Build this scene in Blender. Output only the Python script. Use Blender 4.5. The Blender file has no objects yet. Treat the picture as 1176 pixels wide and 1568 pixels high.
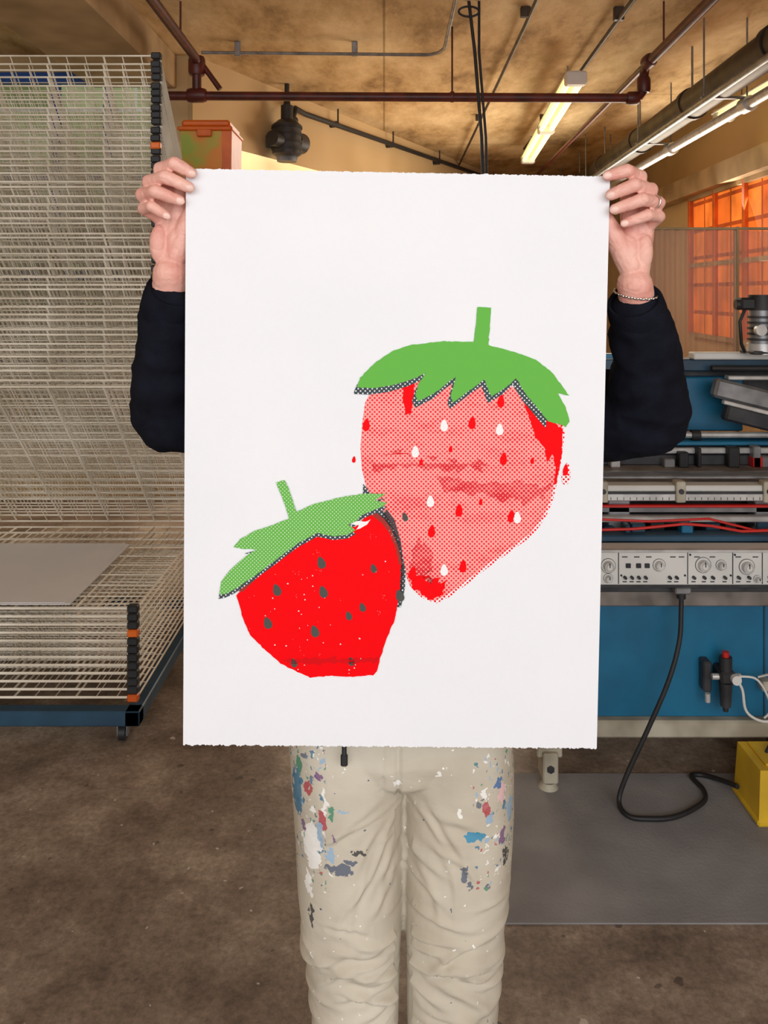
import bpy, bmesh, math, random, time
from mathutils import Vector, Matrix, noise, geometry
random.seed(7)
scn = bpy.context.scene
scn.view_settings.view_transform = 'Standard'
scn.view_settings.look = 'None'

# ------------------------------------------------------------------ materials
def nt(name):
    m = bpy.data.materials.new(name); m.use_nodes = True
    t = m.node_tree
    return m, t, t.nodes, t.links, t.nodes['Principled BSDF']

def pmat(name, c1, c2=None, scale=8.0, rough=0.6, metal=0.0, bump=0.0, bscale=None, lo=0.35, hi=0.65, detail=2, spec=0.5):
    m, t, N, L, P = nt(name)
    P.inputs['Roughness'].default_value = rough
    P.inputs['Metallic'].default_value = metal
    P.inputs['Specular IOR Level'].default_value = spec
    if c2 is None: c2 = tuple(c*0.85 for c in c1)
    tc = N.new('ShaderNodeTexCoord')
    n = N.new('ShaderNodeTexNoise'); n.inputs['Scale'].default_value = scale; n.inputs['Detail'].default_value = detail
    L.new(tc.outputs['Object'], n.inputs['Vector'])
    r = N.new('ShaderNodeValToRGB')
    r.color_ramp.elements[0].position = lo; r.color_ramp.elements[0].color = (*c2, 1)
    r.color_ramp.elements[1].position = hi; r.color_ramp.elements[1].color = (*c1, 1)
    L.new(n.outputs['Fac'], r.inputs['Fac']); L.new(r.outputs['Color'], P.inputs['Base Color'])
    if bump:
        n2 = N.new('ShaderNodeTexNoise'); n2.inputs['Scale'].default_value = bscale or scale*4; n2.inputs['Detail'].default_value = 3
        L.new(tc.outputs['Object'], n2.inputs['Vector'])
        b = N.new('ShaderNodeBump'); b.inputs['Strength'].default_value = bump; b.inputs['Distance'].default_value = 0.01
        L.new(n2.outputs['Fac'], b.inputs['Height']); L.new(b.outputs['Normal'], P.inputs['Normal'])
    return m

def emat(name, col, strength):
    m, t, N, L, P = nt(name)
    P.inputs['Base Color'].default_value = (*col, 1)
    P.inputs['Emission Color'].default_value = (*col, 1)
    P.inputs['Emission Strength'].default_value = strength
    return m

def mathn(N, L, op, a, b=None, c=None):
    n = N.new('ShaderNodeMath'); n.operation = op
    for i, v in enumerate((a, b, c)):
        if v is None: continue
        if isinstance(v, (int, float)): n.inputs[i].default_value = v
        else: L.new(v, n.inputs[i])
    return n.outputs[0]

def mixc(N, L, fac, a, b):
    n = N.new('ShaderNodeMixRGB')
    if isinstance(fac, (int, float)): n.inputs[0].default_value = fac
    else: L.new(fac, n.inputs[0])
    for i, v in ((1, a), (2, b)):
        if isinstance(v, tuple): n.inputs[i].default_value = (*v, 1) if len(v) == 3 else v
        else: L.new(v, n.inputs[i])
    return n.outputs[0]

def halftone(name, ink, base=None, r=0.34, pitch=0.0040, vary=0.0, ang=45, lo=0.55, hi=0.75):
    """ink dots; base colour between dots, or bare paper if None"""
    m, t, N, L, P = nt(name)
    P.inputs['Roughness'].default_value = 0.7
    P.inputs['Specular IOR Level'].default_value = 0.2
    tc = N.new('ShaderNodeTexCoord')
    vr = N.new('ShaderNodeVectorRotate'); vr.rotation_type = 'Y_AXIS'; vr.inputs['Angle'].default_value = math.radians(ang)
    L.new(tc.outputs['Object'], vr.inputs['Vector'])
    sc = N.new('ShaderNodeVectorMath'); sc.operation = 'SCALE'; sc.inputs['Scale'].default_value = 1/pitch
    L.new(vr.outputs[0], sc.inputs[0])
    fr = N.new('ShaderNodeVectorMath'); fr.operation = 'FRACTION'; L.new(sc.outputs[0], fr.inputs[0])
    sp = N.new('ShaderNodeSeparateXYZ'); L.new(fr.outputs[0], sp.inputs[0])
    dx = mathn(N, L, 'SUBTRACT', sp.outputs[0], 0.5); dz = mathn(N, L, 'SUBTRACT', sp.outputs[2], 0.5)
    d = mathn(N, L, 'SQRT', mathn(N, L, 'ADD', mathn(N, L, 'MULTIPLY', dx, dx), mathn(N, L, 'MULTIPLY', dz, dz)))
    rad = r
    if vary:
        mp = N.new('ShaderNodeMapping'); mp.inputs['Scale'].default_value = (10, 10, 30)
        L.new(tc.outputs['Object'], mp.inputs['Vector'])
        nn = N.new('ShaderNodeTexNoise'); nn.inputs['Scale'].default_value = 1.0; nn.inputs['Detail'].default_value = 6; nn.inputs['Roughness'].default_value = 0.75
        L.new(mp.outputs[0], nn.inputs['Vector'])
        mr = N.new('ShaderNodeMapRange'); mr.inputs[1].default_value = lo; mr.inputs[2].default_value = hi
        mr.inputs[3].default_value = r; mr.inputs[4].default_value = r+vary
        L.new(nn.outputs['Fac'], mr.inputs[0]); rad = mr.outputs[0]
    mask = mathn(N, L, 'LESS_THAN', d, rad)
    L.new(mixc(N, L, mask, base if base is not None else PAPERC, ink), P.inputs['Base Color'])
    return m

def ink_mat(name, col, speck=0.0, spcol=(0.9, 0.85, 0.83), sscale=420):
    m, t, N, L, P = nt(name)
    P.inputs['Roughness'].default_value = 0.65
    P.inputs['Specular IOR Level'].default_value = 0.1
    tc = N.new('ShaderNodeTexCoord')
    v = N.new('ShaderNodeTexVoronoi'); v.inputs['Scale'].default_value = sscale
    L.new(tc.outputs['Object'], v.inputs['Vector'])
    n = N.new('ShaderNodeTexNoise'); n.inputs['Scale'].default_value = 60
    L.new(tc.outputs['Object'], n.inputs['Vector'])
    th = mathn(N, L, 'MULTIPLY', mathn(N, L, 'GREATER_THAN', n.outputs['Fac'], 0.66), speck)
    mask = mathn(N, L, 'LESS_THAN', v.outputs['Distance'], th)
    L.new(mixc(N, L, mask, col, spcol), P.inputs['Base Color'])
    return m

def lin(r, g, b):
    f = lambda c: (c/255/12.92) if c/255 <= 0.04045 else ((c/255+0.055)/1.055)**2.4
    return (f(r), f(g), f(b))
PAPERC = lin(236, 236, 239)

M = {}
M['skin'] = pmat('skin', lin(236, 186, 170), lin(218, 150, 136), scale=26, rough=0.5, bump=0.12, bscale=300, lo=0.3, hi=0.7)
M['nail'] = pmat('nail', lin(240, 196, 182), scale=20, rough=0.25)
M['sweater'] = pmat('black_sweatshirt_fabric', lin(24, 26, 36), lin(17, 18, 26), scale=30, rough=0.95, bump=0.3, bscale=900, spec=0.1)
M['hair'] = pmat('brown_hair', (0.08, 0.04, 0.02), scale=40, rough=0.5)
M['lip'] = pmat('lip', lin(190, 95, 90), rough=0.4)
M['eye'] = pmat('eye_white', (0.8, 0.8, 0.78), rough=0.2)
M['iris'] = pmat('iris', (0.08, 0.05, 0.03), rough=0.2)
M['shoe'] = pmat('shoe_leather', (0.04, 0.035, 0.03), rough=0.6)
M['sole'] = pmat('shoe_sole', (0.6, 0.58, 0.52), rough=0.7)
M['silver'] = pmat('silver', (0.75, 0.73, 0.7), rough=0.25, metal=1.0)
M['paper'] = pmat('white_cotton_paper', lin(237, 237, 240), lin(234, 234, 238), scale=5, rough=0.85, bump=0.08, bscale=700, spec=0.1)
M['white'] = pmat('white_paint', (0.75, 0.74, 0.71), scale=5, rough=0.5)
M['cream'] = pmat('cream_metal', lin(190, 183, 165), lin(150, 142, 125), scale=9, rough=0.5)
M['blue'] = pmat('blue_enamel', lin(22, 110, 148), lin(16, 92, 128), scale=6, rough=0.4)
M['dblue'] = pmat('dark_blue_enamel', lin(44, 80, 104), lin(30, 58, 80), scale=6, rough=0.45)
M['black'] = pmat('black_rubber', (0.012, 0.012, 0.014), (0.02, 0.02, 0.022), rough=0.55)
M['dgrey'] = pmat('dark_grey_steel', (0.06, 0.06, 0.065), (0.03, 0.03, 0.035), scale=14, rough=0.5, metal=0.3)
M['grey'] = pmat('grey_steel', (0.3, 0.3, 0.31), (0.18, 0.18, 0.19), scale=14, rough=0.4, metal=0.5)
M['alu'] = pmat('aluminium', (0.66, 0.65, 0.64), (0.48, 0.47, 0.46), scale=18, rough=0.35, metal=0.4)
M['bed'] = pmat('worn_bed', lin(140, 130, 124), lin(98, 90, 84), scale=11, rough=0.6)
M['red'] = pmat('red_plastic', (0.62, 0.02, 0.015), rough=0.4)
M['orange'] = pmat('orange_plastic', (0.8, 0.16, 0.01), (0.62, 0.1, 0.01), rough=0.4)
M['green'] = pmat('green_plastic', (0.34, 0.42, 0.03), (0.75, 0.24, 0.01), scale=7, rough=0.4, lo=0.4, hi=0.6)
M['yellow'] = pmat('yellow_plastic', (0.78, 0.50, 0.02), (0.62, 0.38, 0.02), rough=0.5)
M['pipe'] = pmat('oxblood_pipe_paint', lin(98, 36, 28), lin(64, 24, 20), scale=10, rough=0.45)
M['wire'] = pmat('rack_wire', lin(244, 236, 220), lin(214, 204, 184), scale=5, rough=0.5, metal=0.0)
M['duct'] = pmat('dark_duct', lin(78, 66, 54), lin(46, 38, 32), scale=6, rough=0.5, metal=0.3)
M['wallc'] = pmat('tan_wall_paint', lin(208, 180, 136), lin(194, 165, 120), scale=1.2, rough=0.85)
M['beam'] = pmat('beam_concrete', lin(184, 158, 120), lin(150, 126, 92), scale=3, rough=0.85)
M['tube'] = emat('fluorescent_tube', (1.0, 0.86, 0.36), 1.9)
M['mat'] = pmat('grey_rubber_mat', lin(150, 148, 150), lin(130, 128, 130), scale=5, rough=0.75, bump=0.15, bscale=120)
M['frame_blue'] = pmat('window_frame_blue', lin(30, 80, 160), rough=0.5)
M['wood'] = pmat('plywood', lin(160, 120, 75), lin(130, 92, 52), scale=6, rough=0.7)

def concrete_floor():
    m, t, N, L, P = nt('stained_concrete_floor')
    tc = N.new('ShaderNodeTexCoord')
    def noi(s, d=4, r=0.6):
        n = N.new('ShaderNodeTexNoise'); n.inputs['Scale'].default_value = s; n.inputs['Detail'].default_value = d; n.inputs['Roughness'].default_value = r
        L.new(tc.outputs['Object'], n.inputs['Vector']); return n.outputs['Fac']
    r = N.new('ShaderNodeValToRGB')
    e = r.color_ramp.elements
    e[0].position = 0.34; e[0].color = (*lin(98, 84, 74), 1)
    e[1].position = 0.66; e[1].color = (*lin(184, 168, 152), 1)
    x = r.color_ramp.elements.new(0.5); x.color = (*lin(142, 125, 111), 1)
    L.new(noi(2.6, 8, 0.74), r.inputs['Fac'])
    fine = N.new('ShaderNodeValToRGB'); fine.color_ramp.elements[0].position = 0.3; fine.color_ramp.elements[0].color = (0.6, 0.58, 0.56, 1)
    fine.color_ramp.elements[1].position = 0.65; fine.color_ramp.elements[1].color = (1.12, 1.1, 1.08, 1)
    L.new(noi(60, 4, 0.75), fine.inputs['Fac'])
    mu = N.new('ShaderNodeMixRGB'); mu.blend_type = 'MULTIPLY'; mu.inputs[0].default_value = 1
    L.new(r.outputs[0], mu.inputs[1]); L.new(fine.outputs[0], mu.inputs[2])
    col = mu.outputs[0]
    nn = N.new('ShaderNodeTexNoise'); nn.inputs['Scale'].default_value = 30; nn.inputs['Detail'].default_value = 2
    L.new(tc.outputs['Object'], nn.inputs['Vector'])
    for s, th, c, seed in ((7, 0.06, lin(215, 205, 190), 0), (6, 0.07, lin(60, 50, 44), 5), (15, 0.05, lin(225, 220, 210), 9), (11, 0.07, lin(70, 60, 54), 13)):
        mp = N.new('ShaderNodeMapping'); mp.inputs['Location'].default_value = (seed, seed*1.7, 0)
        L.new(tc.outputs['Object'], mp.inputs[0])
        ad = N.new('ShaderNodeMixRGB'); ad.inputs[0].default_value = 0.03
        L.new(mp.outputs[0], ad.inputs[1]); L.new(nn.outputs['Color'], ad.inputs[2])
        v = N.new('ShaderNodeTexVoronoi'); v.inputs['Scale'].default_value = s; L.new(ad.outputs[0], v.inputs['Vector'])
        col = mixc(N, L, mathn(N, L, 'MULTIPLY', mathn(N, L, 'LESS_THAN', v.outputs['Distance'], th), 0.6), col, c)
    L.new(col, P.inputs['Base Color'])
    P.inputs['Roughness'].default_value = 0.5
    P.inputs['Specular IOR Level'].default_value = 0.4
    return m
M['floor'] = concrete_floor()

def ceiling_mat():
    m, t, N, L, P = nt('stained_concrete_ceiling')
    tc = N.new('ShaderNodeTexCoord')
    n = N.new('ShaderNodeTexNoise'); n.inputs['Scale'].default_value = 1.3; n.inputs['Detail'].default_value = 8; n.inputs['Roughness'].default_value = 0.7
    mp = N.new('ShaderNodeMapping'); mp.inputs['Scale'].default_value = (1.5, 0.6, 1)
    L.new(tc.outputs['Object'], mp.inputs[0]); L.new(mp.outputs[0], n.inputs['Vector'])
    r = N.new('ShaderNodeValToRGB'); e = r.color_ramp.elements
    e[0].position = 0.33; e[0].color = (*lin(136, 108, 74), 1)
    e[1].position = 0.64; e[1].color = (*lin(236, 212, 170), 1)
    x = e.new(0.48); x.color = (*lin(204, 174, 130), 1)
    L.new(n.outputs['Fac'], r.inputs['Fac'])
    br = N.new('ShaderNodeTexBrick'); br.offset = 0; br.inputs['Scale'].default_value = 1.0
    br.inputs['Color1'].default_value = (1, 1, 1, 1); br.inputs['Color2'].default_value = (0.9, 0.89, 0.87, 1); br.inputs['Mortar'].default_value = (0.55, 0.52, 0.47, 1)
    br.inputs['Mortar Size'].default_value = 0.008; br.inputs['Brick Width'].default_value = 6.0; br.inputs['Row Height'].default_value = 2.4
    L.new(tc.outputs['Object'], br.inputs['Vector'])
    mu = N.new('ShaderNodeMixRGB'); mu.blend_type = 'MULTIPLY'; mu.inputs[0].default_value = 1
    L.new(r.outputs[0], mu.inputs[1]); L.new(br.outputs['Color'], mu.inputs[2])
    L.new(mu.outputs[0], P.inputs['Base Color'])
    P.inputs['Roughness'].default_value = 0.9
    P.inputs['Specular IOR Level'].default_value = 0.2
    return m
M['ceil'] = ceiling_mat()

def window_mat(name, c1, c2, c3, strength, bw, rh, mortar):
    m, t, N, L, P = nt(name)
    tc = N.new('ShaderNodeTexCoord')
    sp = N.new('ShaderNodeSeparateXYZ'); L.new(tc.outputs['Object'], sp.inputs[0])
    cb = N.new('ShaderNodeCombineXYZ'); L.new(mathn(N, L, 'ADD', sp.outputs[0], sp.outputs[1]), cb.inputs[0]); L.new(sp.outputs[2], cb.inputs[1])
    br = N.new('ShaderNodeTexBrick'); br.offset = 0; br.inputs['Scale'].default_value = 1
    br.inputs['Color1'].default_value = (*c1, 1); br.inputs['Color2'].default_value = (*c2, 1); br.inputs['Mortar'].default_value = (*c3, 1)
    br.inputs['Brick Width'].default_value = bw; br.inputs['Row Height'].default_value = rh; br.inputs['Mortar Size'].default_value = mortar
    L.new(cb.outputs[0], br.inputs['Vector'])
    n = N.new('ShaderNodeTexNoise'); n.inputs['Scale'].default_value = 3; n.inputs['Detail'].default_value = 3
    L.new(tc.outputs['Object'], n.inputs['Vector'])
    mr = N.new('ShaderNodeMapRange'); mr.inputs[1].default_value = 0.3; mr.inputs[2].default_value = 0.7; mr.inputs[3].default_value = 0.6; mr.inputs[4].default_value = 1.25
    L.new(n.outputs['Fac'], mr.inputs[0])
    mu = N.new('ShaderNodeVectorMath'); mu.operation = 'SCALE'; L.new(br.outputs['Color'], mu.inputs[0]); L.new(mr.outputs[0], mu.inputs['Scale'])
    L.new(mu.outputs[0], P.inputs['Base Color']); L.new(mu.outputs[0], P.inputs['Emission Color'])
    P.inputs['Emission Strength'].default_value = strength
    P.inputs['Roughness'].default_value = 0.8; P.inputs['Specular IOR Level'].default_value = 0.1
    return m
M['glass_orange'] = window_mat('orange_backlit_blind', (0.80, 0.20, 0.03), (0.60, 0.11, 0.015), (0.30, 0.05, 0.01), 0.75, 0.35, 0.26, 0.018)
M['glass_green'] = window_mat('garden_view_glazing', (0.14, 0.18, 0.07), (0.24, 0.28, 0.14), (0.3, 0.3, 0.27), 0.6, 0.6, 0.4, 0.01)

def corrugated():
    m, t, N, L, P = nt('translucent_corrugated_plastic')
    P.inputs['Base Color'].default_value = (*lin(196, 160, 142), 1)
    P.inputs['Roughness'].default_value = 0.25
    tr = N.new('ShaderNodeBsdfTransparent'); tr.inputs[0].default_value = (0.95, 0.87, 0.8, 1)
    mx = N.new('ShaderNodeMixShader'); mx.inputs[0].default_value = 0.6
    L.new(tr.outputs[0], mx.inputs[1]); L.new(P.outputs[0], mx.inputs[2]); L.new(mx.outputs[0], N['Material Output'].inputs[0])
    return m
M['corr'] = corrugated()

# ------------------------------------------------------------------ builder
def empty(name, loc=(0, 0, 0)):
    e = bpy.data.objects.new(name, None); scn.collection.objects.link(e); e.empty_display_size = 0.1
    return e

class B:
    def __init__(s): s.v = []; s.f = []; s.m = []; s.mats = []; s.sm = []
    def mi(s, mat):
        if isinstance(mat, str): mat = M[mat]
        if mat not in s.mats: s.mats.append(mat)
        return s.mats.index(mat)
    def add(s, vs, fs, mat, smooth=False):
        o = len(s.v); k = s.mi(mat)
        s.v += [tuple(v) for v in vs]
        for f in fs: s.f.append([i+o for i in f]); s.m.append(k); s.sm.append(smooth)
    def box(s, x0, x1, y0, y1, z0, z1, mat, bev=0.004, mtx=None):
        bm = bmesh.new(); bmesh.ops.create_cube(bm, size=1)
        for v in bm.verts: v.co = Vector(((x0+x1)/2+v.co.x*(x1-x0), (y0+y1)/2+v.co.y*(y1-y0), (z0+z1)/2+v.co.z*(z1-z0)))
        bev = min(bev, 0.3*min(abs(x1-x0), abs(y1-y0), abs(z1-z0)))
        if bev > 0: bmesh.ops.bevel(bm, geom=bm.edges[:], offset=bev, segments=1, affect='EDGES', profile=0.5)
        if mtx: bm.transform(mtx)
        bm.verts.index_update()
        s.add([v.co.copy() for v in bm.verts], [[v.index for v in f.verts] for f in bm.faces], mat)
        bm.free()
    def tube(s, pts, r, mat, seg=12, cap=True, closed=False):
        pts = [Vector(p) for p in pts]; n = len(pts)
        rs = r if isinstance(r, (list, tuple)) else [r]*n
        vs = []; fs = []; up = None
        for i, p in enumerate(pts):
            if closed: d = pts[(i+1) % n]-pts[i-1]
            else: d = (pts[min(i+1, n-1)]-pts[max(i-1, 0)])
            d.normalize()
            if up is None:
                up = Vector((0, 0, 1)) if abs(d.z) < 0.9 else Vector((1, 0, 0))
            a = (up-d*up.dot(d)).normalized(); b = d.cross(a); up = a
            for k in range(seg):
                t = 2*math.pi*k/seg; vs.append(p+(a*math.cos(t)+b*math.sin(t))*rs[i])
        for i in range(n if closed else n-1):
            j = (i+1) % n
            for k in range(seg):
                k2 = (k+1) % seg; fs.append([i*seg+k, i*seg+k2, j*seg+k2, j*seg+k])
        if cap and not closed:
            fs.append(list(range(seg))[::-1]); fs.append([(n-1)*seg+k for k in range(seg)])
        s.add(vs, fs, mat, seg > 5)
    def cyl(s, p1, p2, r, mat, seg=20, r2=None):
        s.tube([p1, p2], [r, r if r2 is None else r2], mat, seg)
    def sphere(s, c, r, mat, seg=16, rings=10, rot=None):
        if isinstance(r, (int, float)): r = (r, r, r)
        vs = []; fs = []
        c = Vector(c)
        def P(x, y, z):
            v = Vector((x*r[0], y*r[1], z*r[2]))
            if rot: v = rot @ v
            return c+v
        vs.append(P(0, 0, 1))
        for i in range(1, rings):
            a = math.pi*i/rings
            for k in range(seg):
                t = 2*math.pi*k/seg; vs.append(P(math.sin(a)*math.cos(t), math.sin(a)*math.sin(t), math.cos(a)))
        vs.append(P(0, 0, -1)); last = len(vs)-1
        for k in range(seg): fs.append([0, 1+k, 1+(k+1) % seg])
        for i in range(rings-2):
            for k in range(seg):
                k2 = (k+1) % seg; fs.append([1+i*seg+k, 1+(i+1)*seg+k, 1+(i+1)*seg+k2, 1+i*seg+k2])
        o = 1+(rings-2)*seg
        for k in range(seg): fs.append([o+k, last, o+(k+1) % seg])
        s.add(vs, fs, mat, True)
    def limb(s, pts, rs, mat, seg=16):
        for p, r in zip(pts, rs): s.sphere(p, r, mat, seg, 10)
        for i in range(len(pts)-1): s.tube([pts[i], pts[i+1]], [rs[i], rs[i+1]], mat, seg)
    def loft(s, rings, mat, seg=40):
        vs = []; fs = []
        for (cx, cy, cz, rx, ry) in rings:
            for k in range(seg):
                t = 2*math.pi*k/seg; vs.append((cx+rx*math.cos(t), cy+ry*math.sin(t), cz))
        n = len(rings)
        for i in range(n-1):
            for k in range(seg):
                k2 = (k+1) % seg; fs.append([i*seg+k, i*seg+k2, (i+1)*seg+k2, (i+1)*seg+k])
        fs.append(list(range(seg))[::-1]); fs.append([(n-1)*seg+k for k in range(seg)])
        s.add(vs, fs, mat, True)
    def wire(s, p1, p2, r, mat, n=1):
        p1 = Vector(p1); p2 = Vector(p2)
        s.tube([p1.lerp(p2, k/n) for k in range(n+1)], r, mat, 3, cap=False)
    def build(s, name, parent=None, recalc=True):
        me = bpy.data.meshes.new(name); me.from_pydata(s.v, [], s.f)
        for m in s.mats: me.materials.append(m)
        me.polygons.foreach_set('material_index', s.m); me.polygons.foreach_set('use_smooth', s.sm)
        me.update()
        if recalc:
            bm = bmesh.new(); bm.from_mesh(me); bmesh.ops.recalc_face_normals(bm, faces=bm.faces[:])
            for e in bm.edges:
                if len(e.link_faces) == 2 and e.calc_face_angle(0) > math.radians(50): e.smooth = False
            bm.to_mesh(me); bm.free()
        ob = bpy.data.objects.new(name, me); scn.collection.objects.link(ob)
        if parent: ob.parent = parent
        return ob

def remesh(ob, voxel, smooth=4, fac=0.5):
    m = ob.modifiers.new('r', 'REMESH'); m.mode = 'VOXEL'; m.voxel_size = voxel; m.use_smooth_shade = True
    if smooth:
        k = ob.modifiers.new('s', 'SMOOTH'); k.iterations = smooth; k.factor = fac
    dg = bpy.context.evaluated_depsgraph_get()
    me = bpy.data.meshes.new_from_object(ob.evaluated_get(dg))
    mats = list(ob.data.materials)
    ob.modifiers.clear(); ob.data = me
    if len(me.materials) == 0:
        for x in mats: me.materials.append(x)
    me.polygons.foreach_set('use_smooth', [True]*len(me.polygons))
    return ob

def displace(ob, fn):
    """move each vertex along its normal by fn(co) metres"""
    me = ob.data; n = len(me.vertices)
    co = [0.0]*(3*n); no = [0.0]*(3*n)
    me.vertices.foreach_get('co', co); me.vertices.foreach_get('normal', no)
    for i in range(n):
        j = 3*i; d = fn(Vector((co[j], co[j+1], co[j+2])))
        co[j] += no[j]*d; co[j+1] += no[j+1]*d; co[j+2] += no[j+2]*d
    me.vertices.foreach_set('co', co); me.update()

# ------------------------------------------------------------------ room shell
b = B(); b.box(-4.6, 3.6, -3, 13, -0.1, 0, 'floor', 0); b.build('floor')
b = B(); b.box(-4.6, 3.6, -3, 13, 3.2, 3.3, 'ceil', 0); b.build('ceiling')
b = B(); b.box(-4.6, -4.5, -3, 6.1, 0, 3.2, 'wallc', 0); b.build('wall_left')
b = B(); b.box(-4.5, -1.40, 6.02, 6.12, 0, 3.2, 'wallc', 0); b.build('wall_back_left')
def vbox(b, a, c, th, z0, z1, mat):
    a = Vector((*a, 0)); c = Vector((*c, 0)); d = (c-a).normalized(); n = Vector((-d.y, d.x, 0))*th
    vs = [a, c, c+n, a+n]
    vv = [(p.x, p.y, z0) for p in vs]+[(p.x, p.y, z1) for p in vs]
    b.add(vv, [[0, 1, 2, 3], [4, 5, 6, 7], [0, 1, 5, 4], [1, 2, 6, 5], [2, 3, 7, 6], [3, 0, 4, 7]], mat)
b = B(); vbox(b, (-1.38, 6.0), (1.8, 12.5), 0.1, 0, 3.2, 'wallc'); b.build('wall_back_angled')
b = B(); b.box(1.7, 3.4, 12.5, 12.6, 0, 3.2, 'wallc', 0); b.build('wall_back')
b = B(); vbox(b, (3.28, 12.6), (2.62, -1.0), 0.1, 0, 3.2, 'wallc'); b.build('wall_right')

b = B(); b.box(-2.1, -1.5, -3, 6.02, 2.96, 3.2, 'beam', 0.01); b.build('ceiling_beam')
b = B(); vbox(b, (2.55, 0.0), (3.1, 12.4), -0.12, 2.42, 2.6, 'beam'); b.build('ceiling_beam')

e = empty('window_1')
b = B(); b.box(-3.6, -1.6, 5.985, 6.0, 1.0, 3.0, 'glass_green', 0); b.build('glazing', e)
b = B()
for x in (-3.62, -3.0, -2.35, -1.98, -1.6): b.box(x-0.03, x+0.03, 5.95, 6.02, 0.97, 3.05, 'frame_blue')
for z in (0.97, 1.6, 2.3, 3.02): b.box(-3.65, -1.57, 5.94, 6.02, z-0.04, z+0.04, 'frame_blue')
b.build('frame', e)
e = empty('window_2')
def onwall(y): return 2.62+0.0485*(y+1.0)
YW = 8.2
b = B(); vbox(b, (onwall(YW)-0.03, YW), (onwall(4.0)-0.03, 4.0), 0.02, 1.1, 2.40, 'glass_orange'); b.build('glazing', e)
b = B()
y = 4.0
while y < YW+0.1:
    x = onwall(y)-0.045; b.box(x-0.02, x+0.02, y-0.025, y+0.025, 1.08, 2.42, 'orange', 0.003); y += 0.7
for z in (1.08, 1.75, 2.40): vbox(b, (onwall(YW)-0.065, YW), (onwall(4.0)-0.065, 4.0), 0.035, z-0.02, z+0.02, 'beam')
b.build('frame', e)

# ------------------------------------------------------------------ sprinkler pipes
b = B()
R = 0.03
def coup(p, d, r=0.045, l=0.04):
    p = Vector(p); d = Vector(d).normalized(); b.tube([p-d*l, p-d*l*0.6, p+d*l*0.6, p+d*l], [r*0.85, r, r, r*0.85], 'pipe', 16)
b.tube([(-1.42, 5.39, 2.76), (1.60, 5.35, 2.735), (1.64, 5.35, 2.745), (1.665, 5.35, 2.78), (1.67, 5.35, 2.87), (1.67, 5.33, 2.91), (1.665, 5.28, 2.93), (1.40, -1.0, 2.93)], R, 'pipe', 14)
b.tube([(-1.21, 5.38, 2.75), (-1.21, 5.38, 2.94), (-1.21, 5.36, 2.97), (-1.205, 5.3, 2.985), (-1.10, -1.0, 2.985)], R, 'pipe', 14)
b.tube([(-1.19, 5.38, 2.98), (-1.06, 5.38, 2.80)], 0.018, 'pipe', 10)
coup((-1.21, 5.38, 2.76), (1, 0, 0), 0.048, 0.06); coup((-1.21, 5.38, 2.95), (0, 0, 1), 0.055, 0.06)
coup((1.60, 5.35, 2.735), (1, 0, 0), 0.043); coup((1.67, 5.35, 2.82), (0, 0, 1), 0.043, 0.05); coup((1.655, 5.2, 2.93), (0, 1, 0), 0.045, 0.05)
b.tube([(1.66, 5.3, 2.93), (1.86, 9.4, 2.95), (1.95, 11.5, 2.95)], 0.02, 'pipe', 10)
for x in (0.44,):
    b.cyl((x, 5.37, 2.77), (x, 5.37, 3.2), 0.006, 'pipe', 8); coup((x, 5.37, 2.748), (1, 0, 0), 0.036, 0.015)
for y in (1.5, 3.5, 4.9):
    b.cyl((1.40+0.042*(y+1), y, 2.94), (1.40+0.042*(y+1), y, 3.2), 0.006, 'pipe', 8)
    b.cyl((-1.205+0.0165*(5.3-y), y, 2.99), (-1.205+0.0165*(5.3-y), y, 3.2), 0.006, 'pipe', 8)
b.build('sprinkler_pipe')

b = B(); b.tube([(-1.25, 5.7, 3.13), (0.30, 5.65, 3.1), (0.37, 5.6, 3.1), (0.40, 5.5, 3.1), (0.36, -1, 3.1)], 0.012, 'grey', 8)
for x in (-1.0, -0.2): b.box(x-0.02, x+0.02, 5.67, 5.70, 3.1, 3.2, 'grey')
b.build('electrical_conduit')
b = B(); b.tube([(1.18, -1, 3.13), (1.42, 5.2, 3.13), (1.60, 9.5, 3.13)], 0.014, 'duct', 8)
b.tube([(0.72, -1, 3.15), (0.88, 5.2, 3.15), (0.98, 11.0, 3.15)], 0.012, 'duct', 8)
for y in (2, 5, 8): b.box(1.29+0.04*(y-2)-0.03, 1.29+0.04*(y-2)+0.03, y-0.02, y+0.02, 3.12, 3.2, 'duct'); b.box(0.79+0.02*(y-2)-0.03, 0.79+0.02*(y-2)+0.03, y-0.02, y+0.02, 3.14, 3.2, 'duct')
b.build('electrical_conduit')
wd = Vector((3.18, 6.5, 0)).normalized(); wn = Vector((wd.y, -wd.x, 0))
def wallp(s, off, z): p = Vector((-1.38, 6.0, 0))+wd*s+wn*off; return (p.x, p.y, z)
b = B(); b.tube([wallp(1.12, 0.14, 2.95), wallp(1.16, 0.14, 3.02), wallp(1.22, 0.1, 3.05), wallp(1.4, 0.08, 3.04), wallp(6.5, 0.06, 3.10)], 0.024, 'black', 10)
for s in (2.0, 3.2, 4.5): b.cyl(wallp(s, 0.0, 3.06), wallp(s, 0.08, 3.06), 0.03, 'black', 10); b.cyl(wallp(s, 0.08, 3.06), wallp(s, 0.08, 3.2), 0.008, 'black', 8)
b.build('wall_conduit')
b = B()
b.tube([wallp(1.0, 0.16, 2.56), wallp(1.0, 0.16, 2.60), wallp(1.0, 0.16, 2.62), wallp(1.0, 0.16, 2.86), wallp(1.0, 0.16, 2.9)], [0.08, 0.09, 0.12, 0.12, 0.07], 'dgrey', 20)
b.tube([wallp(1.0, 0.16, 2.9), wallp(1.0, 0.16, 3.02)], [0.05, 0.05], 'black', 16)
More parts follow.
